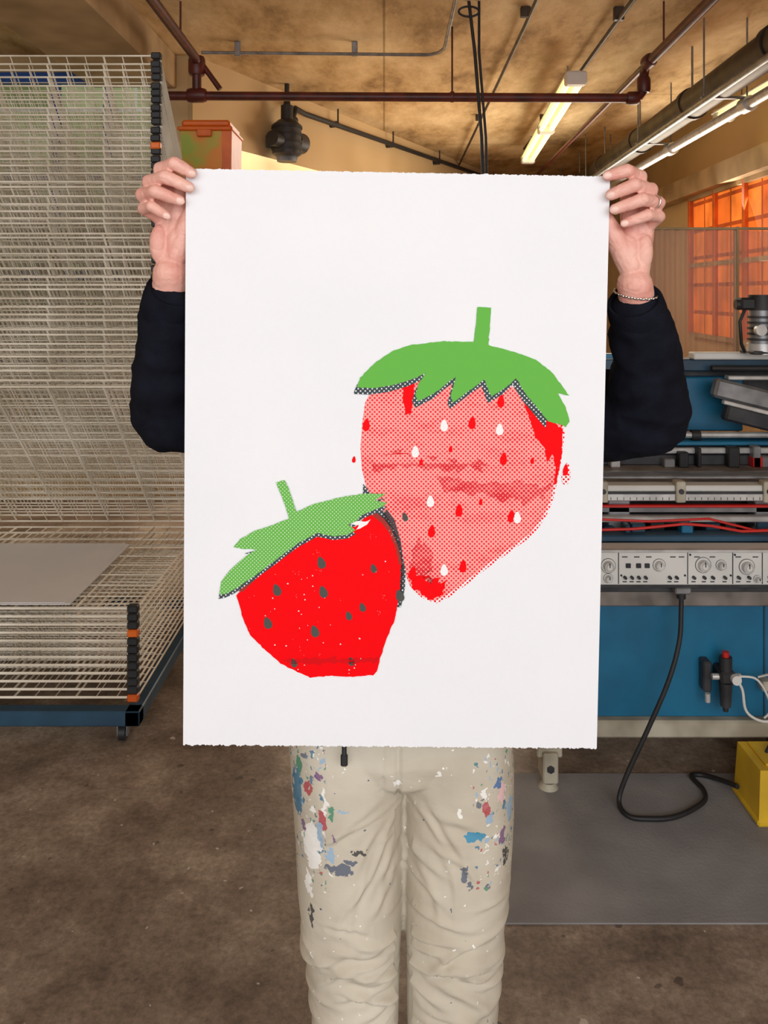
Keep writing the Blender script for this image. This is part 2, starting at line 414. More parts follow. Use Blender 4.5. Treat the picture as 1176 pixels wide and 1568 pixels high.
b.tube([wallp(1.0, 0.16, 3.0), wallp(1.0, 0.16, 3.03), wallp(1.0, 0.16, 3.10), wallp(1.0, 0.16, 3.2)], [0.05, 0.03, 0.02, 0.02], 'black', 16)
b.cyl(wallp(0.78, 0.16, 2.72), wallp(0.88, 0.16, 2.72), 0.06, 'black', 16); b.cyl(wallp(1.1, 0.16, 2.74), wallp(1.22, 0.16, 2.74), 0.09, 'dgrey', 18)
b.cyl(wallp(1.22, 0.16, 2.74), wallp(1.25, 0.16, 2.74), 0.06, 'grey', 18)
b.cyl(wallp(1.12, 0.16, 2.92), wallp(1.0, 0.16, 2.9), 0.035, 'black', 12)
for z in (2.66, 2.72, 2.78, 2.84): b.tube([wallp(1.0, 0.16, z-0.01), wallp(1.0, 0.16, z+0.01)], 0.128, 'black', 20)
b.box(wallp(1, 0, 0)[0]-0.05, wallp(1, 0, 0)[0]+0.09, wallp(1, 0.1, 0)[1]-0.02, wallp(1, 0.0, 0)[1]+0.02, 2.68, 2.78, 'dgrey')
b.build('gas_valve')

def dx(y, x0): return x0+0.048*(y-5.2)
b = B()
b.tube([(dx(-1, 2.12), -1, 2.80), (dx(12.3, 2.12), 12.3, 2.80)], 0.10, 'duct', 24)
for y in (1, 3, 4.4, 5.8, 7.2, 8.6, 10, 11.4):
    b.tube([(dx(y, 2.12), y-0.03, 2.80), (dx(y, 2.12), y+0.03, 2.80)], 0.112, 'duct', 24); b.cyl((dx(y, 2.12), y, 2.9), (dx(y, 2.12), y, 3.2), 0.008, 'grey', 8)
b.tube([(dx(-1, 2.27), -1, 2.66), (dx(12.3, 2.27), 12.3, 2.66)], 0.035, 'alu', 14)
b.tube([(dx(-1, 2.0), -1, 2.68), (dx(12.3, 2.0), 12.3, 2.68)], 0.022, 'grey', 12)
for y in (2.2, 4.0, 5.2, 6.8, 9.0):
    b.tube([(dx(y, 2.27), y-0.05, 2.66), (dx(y, 2.27), y+0.05, 2.66)], 0.05, 'alu', 14); b.box(dx(y, 1.98), dx(y, 2.3), y-0.015, y+0.015, 2.695, 2.71, 'grey')
    b.cyl((dx(y, 2.27), y, 2.66), (dx(y, 2.27), y, 3.2), 0.006, 'grey', 8); b.cyl((dx(y, 2.0), y, 2.68), (dx(y, 2.0), y, 3.2), 0.006, 'grey', 8)
b.build('ventilation_duct')

def fluo(x0, y0, x1, y1, z):
    e = empty('fluorescent_light')
    a = Vector((x0, y0, 0)); c = Vector((x1, y1, 0)); d = (c-a).normalized(); n = Vector((d.y, -d.x, 0))
    def q(s, o, zz): p = a+d*s+n*o; return (p.x, p.y, zz)
    Lh = (c-a).length
    bb = B()
    vs = []; prof = [(-0.035, z+0.06), (0.035, z+0.06), (0.085, z+0.02), (0.08, z+0.015), (0.0, z+0.035), (-0.08, z+0.015), (-0.085, z+0.02)]
    for s in (0, Lh): vs += [q(s, o, zz) for o, zz in prof]
    n7 = 7; fs = [[i, (i+1) % n7, n7+(i+1) % n7, n7+i] for i in range(n7)]+[list(range(n7)), [n7+i for i in range(n7)]]
    bb.add(vs, fs, 'white')
    for s in (0.0, Lh/2, Lh-0.05):
        p = q(s, 0, z); bb.box(p[0]-0.075, p[0]+0.075, p[1]-0.04, p[1]+0.05, z-0.045, z+0.05, 'white', 0.012)
    for s in (0.4, Lh-0.4): bb.cyl(q(s, 0, z+0.06), q(s, 0, 3.2), 0.006, 'grey', 8)
    bb.build('housing', e)
    bb = B()
    for o in (-0.045, 0.045):
        bb.tube([q(0.06, o, z-0.01), q(Lh/2-0.05, o, z-0.01)], 0.022, 'tube', 6); bb.tube([q(Lh/2+0.06, o, z-0.01), q(Lh-0.08, o, z-0.01)], 0.022, 'tube', 6)
    bb.build('tubes', e)
fluo(1.36, 5.9, 1.64, 9.5, 3.0)
fluo(2.60, 4.4, 2.68, 6.6, 2.88)

b = B()
b.tube([(0.50, 4.9, 3.2), (0.535, 4.9, 2.9), (0.575, 4.9, 2.4), (0.60, 4.9, 1.6)], 0.010, 'black', 8)
b.tube([(0.56, 4.9, 3.2), (0.56, 4.9, 2.9), (0.60, 4.9, 2.4), (0.62, 4.9, 1.6)], 0.008, 'black', 8)
b.tube([(0.50+0.06*math.cos(t), 4.9, 3.14+0.03*math.sin(t)) for t in [i*math.pi/8 for i in range(16)]], 0.007, 'black', 6, closed=True)
b.box(0.57, 0.66, 4.86, 4.94, 1.45, 1.62, 'black')
b.build('hanging_power_cable')

# ------------------------------------------------------------------ cabinet + bin behind
e = empty('storage_cabinet')
b = B(); b.box(-0.93, -0.30, 4.0, 4.4, 0.08, 2.04, 'wood'); b.box(-0.91, -0.32, 4.02, 4.38, 0, 0.08, 'dgrey'); b.build('carcass', e)
b = B()
for x0, x1 in ((-0.92, -0.62), (-0.61, -0.31)):
    b.box(x0, x1, 3.98, 4.0, 0.1, 2.02, 'wood')
b.cyl((-0.64, 3.96, 0.95), (-0.64, 3.96, 1.1), 0.008, 'alu', 8); b.cyl((-0.59, 3.96, 0.95), (-0.59, 3.96, 1.1), 0.008, 'alu', 8); b.build('doors', e)
e = empty('storage_bin')
def frustum(b, x0, x1, y0, y1, z0, z1, ins, mat):
    vs = [(x0+ins, y0+ins, z0), (x1-ins, y0+ins, z0), (x1-ins, y1-ins, z0), (x0+ins, y1-ins, z0), (x0, y0, z1), (x1, y0, z1), (x1, y1, z1), (x0, y1, z1)]
    b.add(vs, [[0, 1, 2, 3], [4, 5, 6, 7], [0, 1, 5, 4], [1, 2, 6, 5], [2, 3, 7, 6], [3, 0, 4, 7]], mat)
b = B(); frustum(b, -0.985, -0.775, 4.02, 4.3, 2.04, 2.275, 0.012, 'green'); frustum(b, -0.785, -0.735, 4.02, 4.3, 2.04, 2.275, 0.004, 'orange'); b.build('body', e)
b = B(); b.box(-0.995, -0.73, 4.0, 4.32, 2.265, 2.285, 'orange', 0.006); b.box(-0.98, -0.745, 4.02, 4.3, 2.285, 2.32, 'orange', 0.012)
b.box(-0.90, -0.83, 3.995, 4.01, 2.235, 2.27, 'orange', 0.004)
b.build('lid', e)

b = B(); vs = []; fs = []; n = 192
for i in range(n+1):
    x = 1.20+1.2*i/n; y = 4.0+0.012*math.sin(i/n*2*math.pi*24)
    vs += [(x, y, 0.0), (x, y, 1.795-0.03*i/n)]
for i in range(n): fs.append([2*i, 2*i+2, 2*i+3, 2*i+1])
b.add(vs, fs, 'corr', True); b.box(1.2, 2.4, 3.985, 4.02, 1.785, 1.797, 'beam'); b.box(1.19, 1.205, 3.98, 4.03, 0, 1.8, 'beam'); b.box(2.38, 2.41, 3.98, 4.03, 0, 1.8, 'beam'); b.box(1.69, 1.70, 3.98, 4.03, 0, 1.8, 'beam')
b.build('corrugated_plastic_screen')

# ------------------------------------------------------------------ drying rack
e = empty('drying_rack')
b = B(); caps = B()
HY = 3.72; LEN = 0.96; X0, X1 = -2.05, -0.82
NS, NF, PITCH = 58, 12, 0.0268
lon = []
for k in range(7):
    xk = X1-(X1-X0)*k/6
    lon.append((xk, 0.0042))
    if k < 6:
        for j in (1, 2): lon.append((xk-(X1-X0)*j/18, 0.0021))
for i in range(NS):
    hz = 0.140+PITCH*i
    ang = 0 if i < NF else math.radians(45+random.uniform(-0.6, 0.6))
    ca, sa = math.cos(ang), math.sin(ang)
    def q(s, x, hz=hz, ca=ca, sa=sa): return (x, HY-s*ca, hz+s*sa)
    b.wire(q(LEN, X0), q(LEN, X1), 0.0042, 'wire'); b.wire(q(0, X0), q(0, X1), 0.004, 'wire')
    for x, r in lon:
        b.wire(q(0, x), q(LEN, x), r, 'wire', 6 if ang else 1)
    for s in (0.08, 0.19, 0.30, 0.41, 0.52, 0.63, 0.74, 0.85): b.wire(q(s, X0), q(s, X1), 0.0023, 'wire')
    c = q(LEN, X1-0.012)
    cm = 'orange' if i in (0, 8, 45) else 'black'
    caps.box(c[0]-0.018, c[0]+0.018, c[1]-0.012, c[1]+0.016, c[2]-0.0124, c[2]+0.0124, cm, 0.004)
b.build('wire_shelves', e, False); caps.build('corner_stops', e)
b = B()
b.box(-2.1, -0.80, 2.72, 2.77, 0.062, 0.112, 'dblue'); b.box(-2.1, -0.80, 3.72, 3.77, 0.062, 0.112, 'dblue')
b.box(-0.85, -0.80, 2.72, 3.77, 0.062, 0.112, 'dblue'); b.box(-2.1, -2.05, 2.72, 3.77, 0.062, 0.112, 'dblue')
for x in (-2.08, -0.82): b.box(x-0.02, x+0.02, 3.725, 3.765, 0.1, 1.75, 'dblue')
b.box(-2.1, -0.80, 3.725, 3.765, 1.72, 1.76, 'dblue')
b.build('frame', e)
def caster(b, x, y, r=0.026, mount=0.07):
    b.cyl((x-0.011, y, r), (x+0.011, y, r), r, 'black', 20); b.cyl((x-0.013, y, r), (x+0.013, y, r), r*0.45, 'grey', 14)
    b.box(x-0.018, x-0.013, y-0.014, y+0.014, r-0.008, mount-0.006, 'grey', 0.001); b.box(x+0.013, x+0.018, y-0.014, y+0.014, r-0.008, mount-0.006, 'grey', 0.001)
    b.box(x-0.024, x+0.024, y-0.022, y+0.022, mount-0.008, mount, 'grey', 0.001)
b = B()
for x in (-0.865, -2.04):
    for y in (2.76, 3.73): caster(b, x, y, 0.025, 0.062)
b.build('casters', e)
SZ = 0.140+PITCH*(NF-1)+0.0048
b = B(); b.box(-2.0, -1.05, 2.78, 3.44, SZ, SZ+0.003, 'paper', 0)
b.box(-1.98, -1.07, 2.79, 3.45, SZ+0.0032, SZ+0.0045, 'paper', 0); b.build('blank_paper_sheet', e)

b = B(); b.box(0.22, 2.1, 1.95, 2.56, 0.0, 0.004, 'mat', 0.001); b.build('floor_mat')

# ------------------------------------------------------------------ screen printing press
e = empty('screen_printing_press'); press = e
XL, XR = 0.52, 2.15
b = B()
b.box(XL, XR, 2.50, 3.25, 0.205, 0.548, 'blue', 0.006)
b.box(XL+0.62, XL+0.624, 2.495, 2.51, 0.21, 0.54, 'dblue', 0)
b.build('base_cabinet', e)
b = B(); b.box(XL-0.02, XR+0.02, 2.475, 3.28, 0.155, 0.207, 'cream', 0.006)
b.box(XL, XR, 2.465, 3.25, 0.552, 0.600, 'bed', 0.004); b.box(XL, XR, 2.45, 2.5, 0.600, 0.627, 'dgrey', 0.003)
b.box(0.455, 0.53, 2.47, 2.53, 0.10, 0.2, 'cream', 0.004); b.box(0.47, 0.515, 2.455, 2.54, 0.03, 0.12, 'cream', 0.004)
b.cyl((0.492, 2.49, 0.0), (0.492, 2.49, 0.02), 0.032, 'cream', 20, 0.02); b.cyl((0.492, 2.49, 0.02), (0.492, 2.49, 0.05), 0.01, 'grey', 10)
b.cyl((0.492, 2.452, 0.075), (0.492, 2.462, 0.075), 0.012, 'dgrey', 6)
b.box(2.0, 2.06, 2.47, 2.53, 0.0, 0.16, 'cream', 0.004); b.build('lower_rail_and_feet', e)
b = B()
for x, y in ((1.24, 2.62), (1.17, 2.95), (0.6, 3.1), (1.9, 3.1)): caster(b, x, y, 0.055, 0.156)
b.box(1.13, 1.2, 2.9, 3.0, 0.12, 0.156, 'grey'); b.build('casters', e)
b = B()
b.box(XL, XR, 2.42, 2.50, 0.629, 0.732, 'white', 0.004)
b.box(XL-0.005, XR+0.005, 2.412, 2.425, 0.626, 0.633, 'dgrey', 0.001); b.box(XL-0.005, XR+0.005, 2.412, 2.425, 0.728, 0.736, 'alu', 0.001)
xs = [0.682, 0.883, 1.014, 1.10, 1.33, 1.55, 1.8]
for x in xs: b.box(x-0.0012, x+0.0012, 2.4185, 2.421, 0.635, 0.727, 'dgrey', 0)
def knob(x, z, r):
    b.cyl((x, 2.4185, z), (x, 2.421, z), r*1.55, 'dgrey', 28); b.cyl((x, 2.4180, z), (x, 2.4205, z), r*1.45, 'white', 28)
    b.cyl((x, 2.402, z), (x, 2.42, z), r, 'alu', 24, r*1.1); b.cyl((x, 2.400, z), (x, 2.403, z), r*0.55, 'white', 16)
    b.box(x-0.001, x+0.001, 2.398, 2.401, z, z+r*0.9, 'black', 0)
for x, z, r in ((0.652, 0.688, 0.014), (0.652, 0.652, 0.009), (0.80, 0.69, 0.012), (0.928, 0.69, 0.015), (0.98, 0.69, 0.010), (1.055, 0.685, 0.015), (1.085, 0.65, 0.007), (1.16, 0.69, 0.015), (1.25, 0.68, 0.012), (1.4, 0.69, 0.015), (1.65, 0.69, 0.015)):
    knob(x, z, r)
for x in (0.70, 0.72, 0.74, 0.76, 0.83, 0.85, 0.90, 0.93, 0.955, 0.99, 1.03, 1.06, 1.12, 1.19, 1.22):
    b.cyl((x, 2.408, 0.655), (x, 2.42, 0.655), 0.0045, random.choice(['black', 'dgrey', 'dgrey', 'dgrey']), 10)
    b.box(x-0.006, x+0.006, 2.4188, 2.4202, 0.640, 0.643, 'dgrey', 0)
for x in (0.70, 0.735, 0.77, 0.84, 0.865, 0.91, 0.955, 1.03, 1.08, 1.2): b.box(x-0.008, x+0.008, 2.4188, 2.4202, 0.712, 0.715, 'dgrey', 0)
for x in (0.71, 0.74, 0.765): b.box(x-0.007, x+0.007, 2.415, 2.4202, 0.682, 0.695, 'dgrey', 0.001)
for x, z in ((0.69, 0.66), (0.875, 0.66), (0.89, 0.72), (1.008, 0.66), (1.02, 0.72)): b.cyl((x, 2.4170, z), (x, 2.421, z), 0.003, 'black', 8)
b.build('control_panel', e)
b = B()
b.box(XL, XR, 2.50, 3.2, 0.60, 0.70, 'dgrey'); b.box(XL, XR, 2.50, 2.56, 0.732, 0.752, 'dblue')
b.box(XL, XR, 2.72, 2.74, 0.70, 0.83, 'dgrey'); b.box(XL, XR, 2.56, 2.72, 0.70, 0.715, 'black')
rn = random.Random(3)
x = XL+0.02
while x < XR-0.05:
    w = rn.uniform(0.015, 0.05); h = rn.uniform(0.01, 0.04); yy = rn.uniform(2.52, 2.6)
    b.box(x, x+w, yy, yy+0.04, 0.735, 0.742+h, rn.choice(['dgrey', 'grey', 'blue', 'black', 'dblue', 'black']), 0.003)
    x += w+rn.uniform(0.005, 0.04)
b.box(XL, XR, 2.57, 2.60, 0.772, 0.790, 'alu', 0.003)
b.box(XL, XR, 2.58, 2.60, 0.815, 0.823, 'red', 0.002)
b.box(XL, XR, 2.60, 2.63, 0.795, 0.812, 'grey', 0.002)
b.box(XL-0.02, XR, 2.57, 2.62, 0.838, 0.862, 'alu', 0.003); b.box(XL-0.02, XR, 2.575, 2.63, 0.866, 0.885, 'white', 0.003)
b.box(XL-0.02, XR, 2.566, 2.571, 0.861, 0.867, 'dgrey', 0)
for k in range(80):
    xx = XL+k*0.02; b.box(xx, xx+0.0015, 2.5685, 2.571, 0.842, 0.850, 'dgrey', 0)
for x in (0.70, 1.16, 1.7): b.box(x, x+0.07, 2.60, 2.66, 0.70, 0.84, 'grey')
for x in (0.66, 0.9, 1.17, 1.4, 1.8):
    b.box(x, x+0.03, 2.56, 2.6, 0.835, 0.9, 'cream', 0.003); b.cyl((x+0.015, 2.555, 0.87), (x+0.015, 2.565, 0.87), 0.008, 'dgrey', 12)
b.build('side_rails', e)
b = B()
b.tube([(0.55, 2.50, 0.775), (0.64, 2.49, 0.772), (0.75, 2.49, 0.775), (0.90, 2.49, 0.79), (0.98, 2.49, 0.784), (1.07, 2.49, 0.768), (1.3, 2.49, 0.775), (1.9, 2.5, 0.775)], 0.0045, 'red', 8)
b.tube([(0.55, 2.52, 0.80), (0.8, 2.51, 0.792), (0.98, 2.51, 0.80), (1.12, 2.51, 0.765), (1.4, 2.52, 0.77)], 0.004, 'red', 8)
b.build('red_air_hoses', e)
b = B()
b.box(XL, XR, 2.64, 3.0, 0.842, 0.872, 'bed', 0.004); b.box(XL+0.02, XR, 2.78, 2.80, 0.872, 0.884, 'grey', 0.002)
b.box(XL, XR, 2.62, 2.68, 0.895, 0.905, 'grey', 0.003)
b.box(XL, XR, 2.94, 3.0, 0.872, 0.91, 'dgrey', 0.004); b.box(XL, XR, 2.93, 2.955, 0.915, 0.935, 'alu', 0.003)
b.box(XL+0.3, XR, 2.95, 3.02, 0.94, 0.955, 'blue', 0.003); b.box(XL, XR, 3.05, 3.12, 0.872, 0.95, 'dgrey')
b.tube([(0.85, 2.98, 0.972), (2.1, 2.98, 0.975)], 0.011, 'alu', 14); b.tube([(0.6, 3.04, 0.962), (2.1, 3.04, 0.962)], 0.008, 'black', 12)
rn = random.Random(11)
for k in range(16):
    x = rn.uniform(0.7, 2.0); w = rn.uniform(0.01, 0.04); b.box(x, x+w, 2.9, 2.94, 0.872, 0.90+rn.uniform(0, 0.05), rn.choice(['black', 'dgrey', 'alu', 'grey', 'red', 'black']), 0.003)
for x in (0.84, 1.10): b.cyl((x, 2.98, 0.972), (x+0.03, 2.98, 0.972), 0.02, 'black', 16)
b.build('printing_bed', e)
b = B()
b.box(XL, XR, 3.14, 3.22, 1.0, 1.235, 'dgrey', 0.004)
b.box(XL, XR, 3.10, 3.16, 1.19, 1.235, 'dblue', 0.004); b.box(1.14, XR, 3.06, 3.12, 1.236, 1.262, 'white', 0.004)
b.box(XL, 1.1, 3.08, 3.12, 1.238, 1.256, 'blue', 0.003)
b.box(1.08, 1.33, 3.08, 3.14, 0.97, 1.17, 'blue', 0.005)
b.box(XL, 1.10, 3.04, 3.14, 0.96, 1.10, 'dblue', 0.004)
rot = Matrix.Translation((1.30, 3.0, 1.10)) @ Matrix.Rotation(math.radians(14), 4, 'Y')
b.box(-0.13, 0.5, -0.05, 0.0, -0.02, 0.05, 'grey', 0.01, rot); b.box(-0.08, 0.5, -0.07, -0.02, -0.09, -0.03, 'dgrey', 0.008, rot)
b.box(-0.10, 0.5, -0.075, -0.05, -0.035, -0.02, 'alu', 0.003, rot)
b.box(1.25, 2.1, 3.02, 3.06, 1.165, 1.18, 'alu', 0.003); b.tube([(1.2, 3.05, 1.205), (2.1, 3.05, 1.205)], 0.012, 'black', 12)
b.box(XL, XL+0.08, 3.0, 3.25, 0.6, 1.26, 'dblue'); b.box(XR-0.08, XR, 3.0, 3.25, 0.6, 1.26, 'dblue')
b.build('squeegee_carriage', e)
b = B()
b.cyl((1.36, 3.0, 1.262), (1.36, 3.0, 1.30), 0.05, 'alu', 24); b.cyl((1.36, 3.0, 1.30), (1.36, 3.0, 1.42), 0.042, 'grey', 24)
for z in (1.315, 1.335, 1.355, 1.375, 1.395): b.tube([(1.36, 3.0, z-0.004), (1.36, 3.0, z+0.004)], 0.048, 'dgrey', 24)
b.cyl((1.36, 3.0, 1.42), (1.36, 3.0, 1.475), 0.05, 'black', 24, 0.044); b.box(1.275, 1.33, 2.97, 3.03, 1.42, 1.465, 'black', 0.008); b.cyl((1.275, 2.99, 1.44), (1.262, 2.99, 1.44), 0.018, 'dgrey', 16)
b.box(1.31, 1.45, 2.95, 3.07, 1.262, 1.275, 'dgrey'); b.cyl((1.33, 2.95, 1.35), (1.33, 2.93, 1.35), 0.02, 'alu', 16)
b.tube([(1.3, 2.99, 1.43), (1.27, 2.97, 1.38), (1.28, 2.98, 1.3), (1.3, 3.0, 1.27)], 0.006, 'black', 8)
b.build('drive_motor', e)
b = B()
b.cyl((1.006, 2.45, 0.41), (1.006, 2.45, 0.37), 0.018, 'black', 18); b.cyl((1.006, 2.45, 0.425), (1.006, 2.45, 0.41), 0.010, 'red', 16)
b.box(0.985, 1.03, 2.43, 2.50, 0.335, 0.372, 'black', 0.006); b.cyl((1.006, 2.45, 0.335), (1.006, 2.45, 0.265), 0.019, 'dgrey', 18, 0.015)
b.cyl((1.006, 2.45, 0.265), (1.006, 2.45, 0.25), 0.008, 'black', 12); b.cyl((0.965, 2.45, 0.352), (1.05, 2.45, 0.352), 0.009, 'alu', 12)
b.cyl((1.025, 2.43, 0.355), (1.025, 2.415, 0.355), 0.014, 'white', 16); b.cyl((0.955, 2.455, 0.30), (0.955, 2.455, 0.275), 0.008, 'alu', 12)
b.box(0.945, 0.97, 2.46, 2.5, 0.30, 0.39, 'dgrey', 0.004)
b.box(1.12, 1.15, 2.46, 2.5, 0.30, 0.33, 'cream', 0.004)
b.build('air_regulator', e)
def smooth_path(pts, n=6):
    pts = [Vector(p) for p in pts]; out = []
    P = [pts[0]]+pts+[pts[-1]]
    for i in range(1, len(P)-2):
        for k in range(n):
            t = k/n; a, b_, c, d = P[i-1], P[i], P[i+1], P[i+2]
            out.append(0.5*((2*b_)+(c-a)*t+(2*a-5*b_+4*c-d)*t*t+(3*b_-a-3*c+d)*t**3))
    out.append(pts[-1]); return out
b = B()
b.tube(smooth_path([(1.03, 2.45, 0.352), (1.05, 2.44, 0.32), (1.06, 2.44, 0.26), (1.09, 2.44, 0.232), (1.13, 2.44, 0.225), (1.2, 2.45, 0.24), (1.3, 2.48, 0.24)]), 0.0042, 'white', 8)
b.tube(smooth_path([(1.05, 2.45, 0.352), (1.09, 2.44, 0.35), (1.12, 2.44, 0.31), (1.135, 2.44, 0.26), (1.12, 2.45, 0.23)]), 0.0035, 'white', 8)
b.tube([(1.1, 2.45, 0.35), (1.14, 2.45, 0.36), (1.2, 2.47, 0.34)], 0.004, 'alu', 8)
b.build('air_tubes', e)
b = B()
b.tube(smooth_path([(0.868, 2.43, 0.615), (0.866, 2.425, 0.56), (0.855, 2.41, 0.47), (0.82, 2.40, 0.36), (0.76, 2.40, 0.22), (0.70, 2.40, 0.09), (0.675, 2.39, 0.022), (0.685, 2.34, 0.0115), (0.735, 2.325, 0.0115), (0.82, 2.335, 0.0115), (0.92, 2.40, 0.0115), (0.945, 2.46, 0.0115), (0.935, 2.53, 0.0115), (0.975, 2.535, 0.0115), (1.015, 2.47, 0.03), (1.028, 2.42, 0.045)]), 0.007, 'black', 10)
b.cyl((0.868, 2.43, 0.63), (0.868, 2.43, 0.59), 0.013, 'black', 14); b.box(0.845, 0.892, 2.412, 2.45, 0.606, 0.626, 'grey')
b.build('power_cord', press)
e = empty('yellow_cord_reel_box')
b = B()
frustum(b, 1.045, 1.34, 2.31, 2.46, 0.004, 0.155, -0.008, 'yellow')
b.box(1.075, 1.33, 2.30, 2.315, 0.05, 0.11, 'dgrey', 0.004); b.box(1.033, 1.36, 2.298, 2.475, 0.004, 0.022, 'yellow', 0.005); b.build('body', e)
b = B(); b.box(1.07, 1.32, 2.33, 2.45, 0.155, 0.162, 'yellow', 0.004); b.tube([(1.10, 2.39, 0.16), (1.11, 2.39, 0.185), (1.29, 2.39, 0.185), (1.30, 2.39, 0.16)], 0.007, 'black', 8); b.build('handle', e)

# ------------------------------------------------------------------ the print
TL = Vector((-0.261, 0, 1.6445)); TR = Vector((0.298, 0, 1.634)); BL = Vector((-0.271, 0, 0.871)); BR = Vector((0.287, 0, 0.866))
def sheet(s, t, off=0.0, dz=0.0):
    p = (TL*(1-s)+TR*s)*(1-t)+(BL*(1-s)+BR*s)*t
    z = p.z+dz
    return Vector((p.x, 1.097+(1.639-z)*0.0333-off, z))
def art(x, y, off):
    """drawing units: 641 units across the 559 mm sheet"""
    s = (x-285)/649; t = (y-258)/880
    for _ in range(3):
        t = (y-(258+12*s))/(882-6*s); s = (x-(285-5*t))/(649-15*t)
    return sheet(s, t, off)
pr = empty('strawberry_art_print')
nx, ny = 420, 3
vs = []; fs = []
for side in (0, 1):
    for j in range(ny+1):
        for i in range(nx+1):
            s, t = i/nx, j/ny
            dz = 0
            if j in (0, ny):
                k = 1 if j == 0 else -1
                am = 0.6 if j == 0 else 1.0
                dz = k*am*(0.0018*noise.noise(Vector((s*70, j, 3)))+0.0013*noise.noise(Vector((s*210, j, 9)))+0.0007*random.uniform(-1, 1))
            vs.append(sheet(s, t, 0.0003 if side == 0 else -0.0003, dz))
W_ = nx+1; o = W_*(ny+1)
for j in range(ny):
    for i in range(nx):
        a = j*W_+i; fs.append([a, a+1, a+W_+1, a+W_]); fs.append([o+a, o+a+W_, o+a+W_+1, o+a+1])
for i in range(nx):
    fs.append([i, o+i, o+i+1, i+1]); a = ny*W_+i; fs.append([a, a+1, o+a+1, o+a])
for j in range(ny):
    a = j*W_; fs.append([a, a+W_, o+a+W_, o+a]); a = j*W_+nx; fs.append([a, o+a, o+a+W_, a+W_])
b = B(); b.add(vs, fs, 'paper'); b.build('paper_sheet', pr)

RED = lin(244, 4, 14); GREEN = lin(104, 180, 76); DARK = lin(62, 72, 76); PINK = lin(250, 164, 158)
I = {
 'pink': halftone('ink_pink_halftone', lin(230, 48, 60), PINK, r=0.31, pitch=0.0044, vary=0.24, lo=0.5, hi=0.8),
 'smear_h': halftone('ink_smear_halftone', lin(216, 34, 48), lin(246, 146, 142), r=0.34, pitch=0.0044, vary=0.22, lo=0.4, hi=0.65),
 'green_h': halftone('ink_green_halftone', GREEN, lin(205, 228, 190), r=0.52, pitch=0.0036),
 'dark_h': halftone('ink_dark_halftone', DARK, None, r=0.52, pitch=0.0044),
 'dark_hd': halftone('ink_dark_dense', DARK, lin(150, 60, 55), r=0.50, pitch=0.0036),
 'red_h': halftone('ink_red_halftone', RED, None, r=0.34, pitch=0.0044),
 'green': ink_mat('ink_green', GREEN, 0.12, lin(150, 205, 120)),
 'red': ink_mat('ink_red', RED, 0.16, lin(255, 170, 165)),
 'dark': ink_mat('ink_dark', lin(84, 82, 78), 0.1),
 'smear': ink_mat('ink_red_smear', lin(214, 14, 22), 0.5, lin(250, 120, 115), 500),
 'white': ink_mat('ink_white', lin(242, 238, 238), 0.0),
 'brown': ink_mat('ink_brown', lin(160, 56, 50), 0.2),
}
def poly(bb, pts, layer, mat, rough=0.0, sub=True, freq=0.3):
    if sub:
        out = []
        n = len(pts)
        for i in range(n):
            a = Vector(pts[i]); c = Vector(pts[(i+1) % n]); k = max(1, int((c-a).length/4))
            for j in range(k):
                p = a.lerp(c, j/k)
                if rough: p += Vector((noise.noise(Vector((p.x*freq, p.y*freq, layer)))*rough, noise.noise(Vector((p.x*freq, p.y*freq, layer+7)))*rough))
                out.append(p)
        pts = out
    tri = geometry.tessellate_polygon([[Vector((p[0], p[1], 0)) for p in pts]])
    bb.add([art(p[0], p[1], 0.0003+0.00018*layer) for p in pts], [list(t) for t in tri], I[mat])
def seed(bb, x, y, w, h, layer, mat, tilt=0.0):
    pts = []
    for k in range(20):
        a = 2*math.pi*k/20
        px = math.sin(a)*w/2*(1-0.35*math.cos(a)); py = -math.cos(a)*h/2
        pts.append((x+px*math.cos(tilt)-py*math.sin(tilt), y+px*math.sin(tilt)+py*math.cos(tilt)))
    poly(bb, pts, layer, mat, 1.0, False)
big_body = [(566,598),(559,612),(555,640),(552,680),(554,712),(561,742),(575,770),(590,800),(605,835),(618,868),(628,893),(643,907),(665,916),(685,906),(715,884),(745,860),(780,835),(812,812),(833,783),(844,757),(850,730),(856,700),(862,655),(858,640),(830,612),(805,600),(790,590),(770,580),(745,575),(700,575),(640,575),(600,580),(580,589)]
big_leaf = [(546,588),(552,573),(574,551),(600,533),(630,523),(680,518),(725,519),(728,495),(731,466),(752,467),(750,495),(748,524),(790,535),(820,546),(845,565),(860,585),(871,601),(862,599),(854,597),(866,618),(872,640),(866,648),(858,644),(840,640),(822,618),(805,598),(790,574),(775,588),(752,602),(748,592),(742,576),(722,590),(694,611),(690,602),(694,588),(698,572),(686,580),(668,595),(641,609),(636,600),(640,584),(652,566),(630,576),(600,585),(570,589)]
sm_body = [(362,906),(372,897),(400,868),(445,836),(485,813),(520,806),(545,800),(560,786),(574,780),(586,790),(598,806),(608,830),(614,860),(612,905),(604,945),(590,978),(582,1005),(577,1024),(572,1030),(540,1033),(508,1031),(475,1034),(452,1024),(430,1012),(405,990),(383,968),(372,942),(366,920)]
sm_leaf = [(336,905),(339,886),(352,868),(374,848),(392,836),(375,835),(358,832),(368,820),(390,807),(415,799),(443,788),(437,768),(430,750),(423,733),(436,729),(442,742),(450,765),(454,778),(480,766),(520,756),(555,750),(592,750),(574,760),(592,764),(586,770),(570,776),(552,784),(545,793),(533,797),(545,806),(532,813),(510,815),(486,810),(455,827),(425,850),(385,880),(358,898),(345,904)]
def shift(p, dx, dy): return [(x+dx, y+dy) for x, y in p]
b = B()
poly(b, shift(big_body, 3, 4), 1, 'red_h')
poly(b, big_body, 2, 'pink')
poly(b, [(617,582),(635,582),(633,605),(629,628),(621,630),(617,610)], 3, 'red', 3)
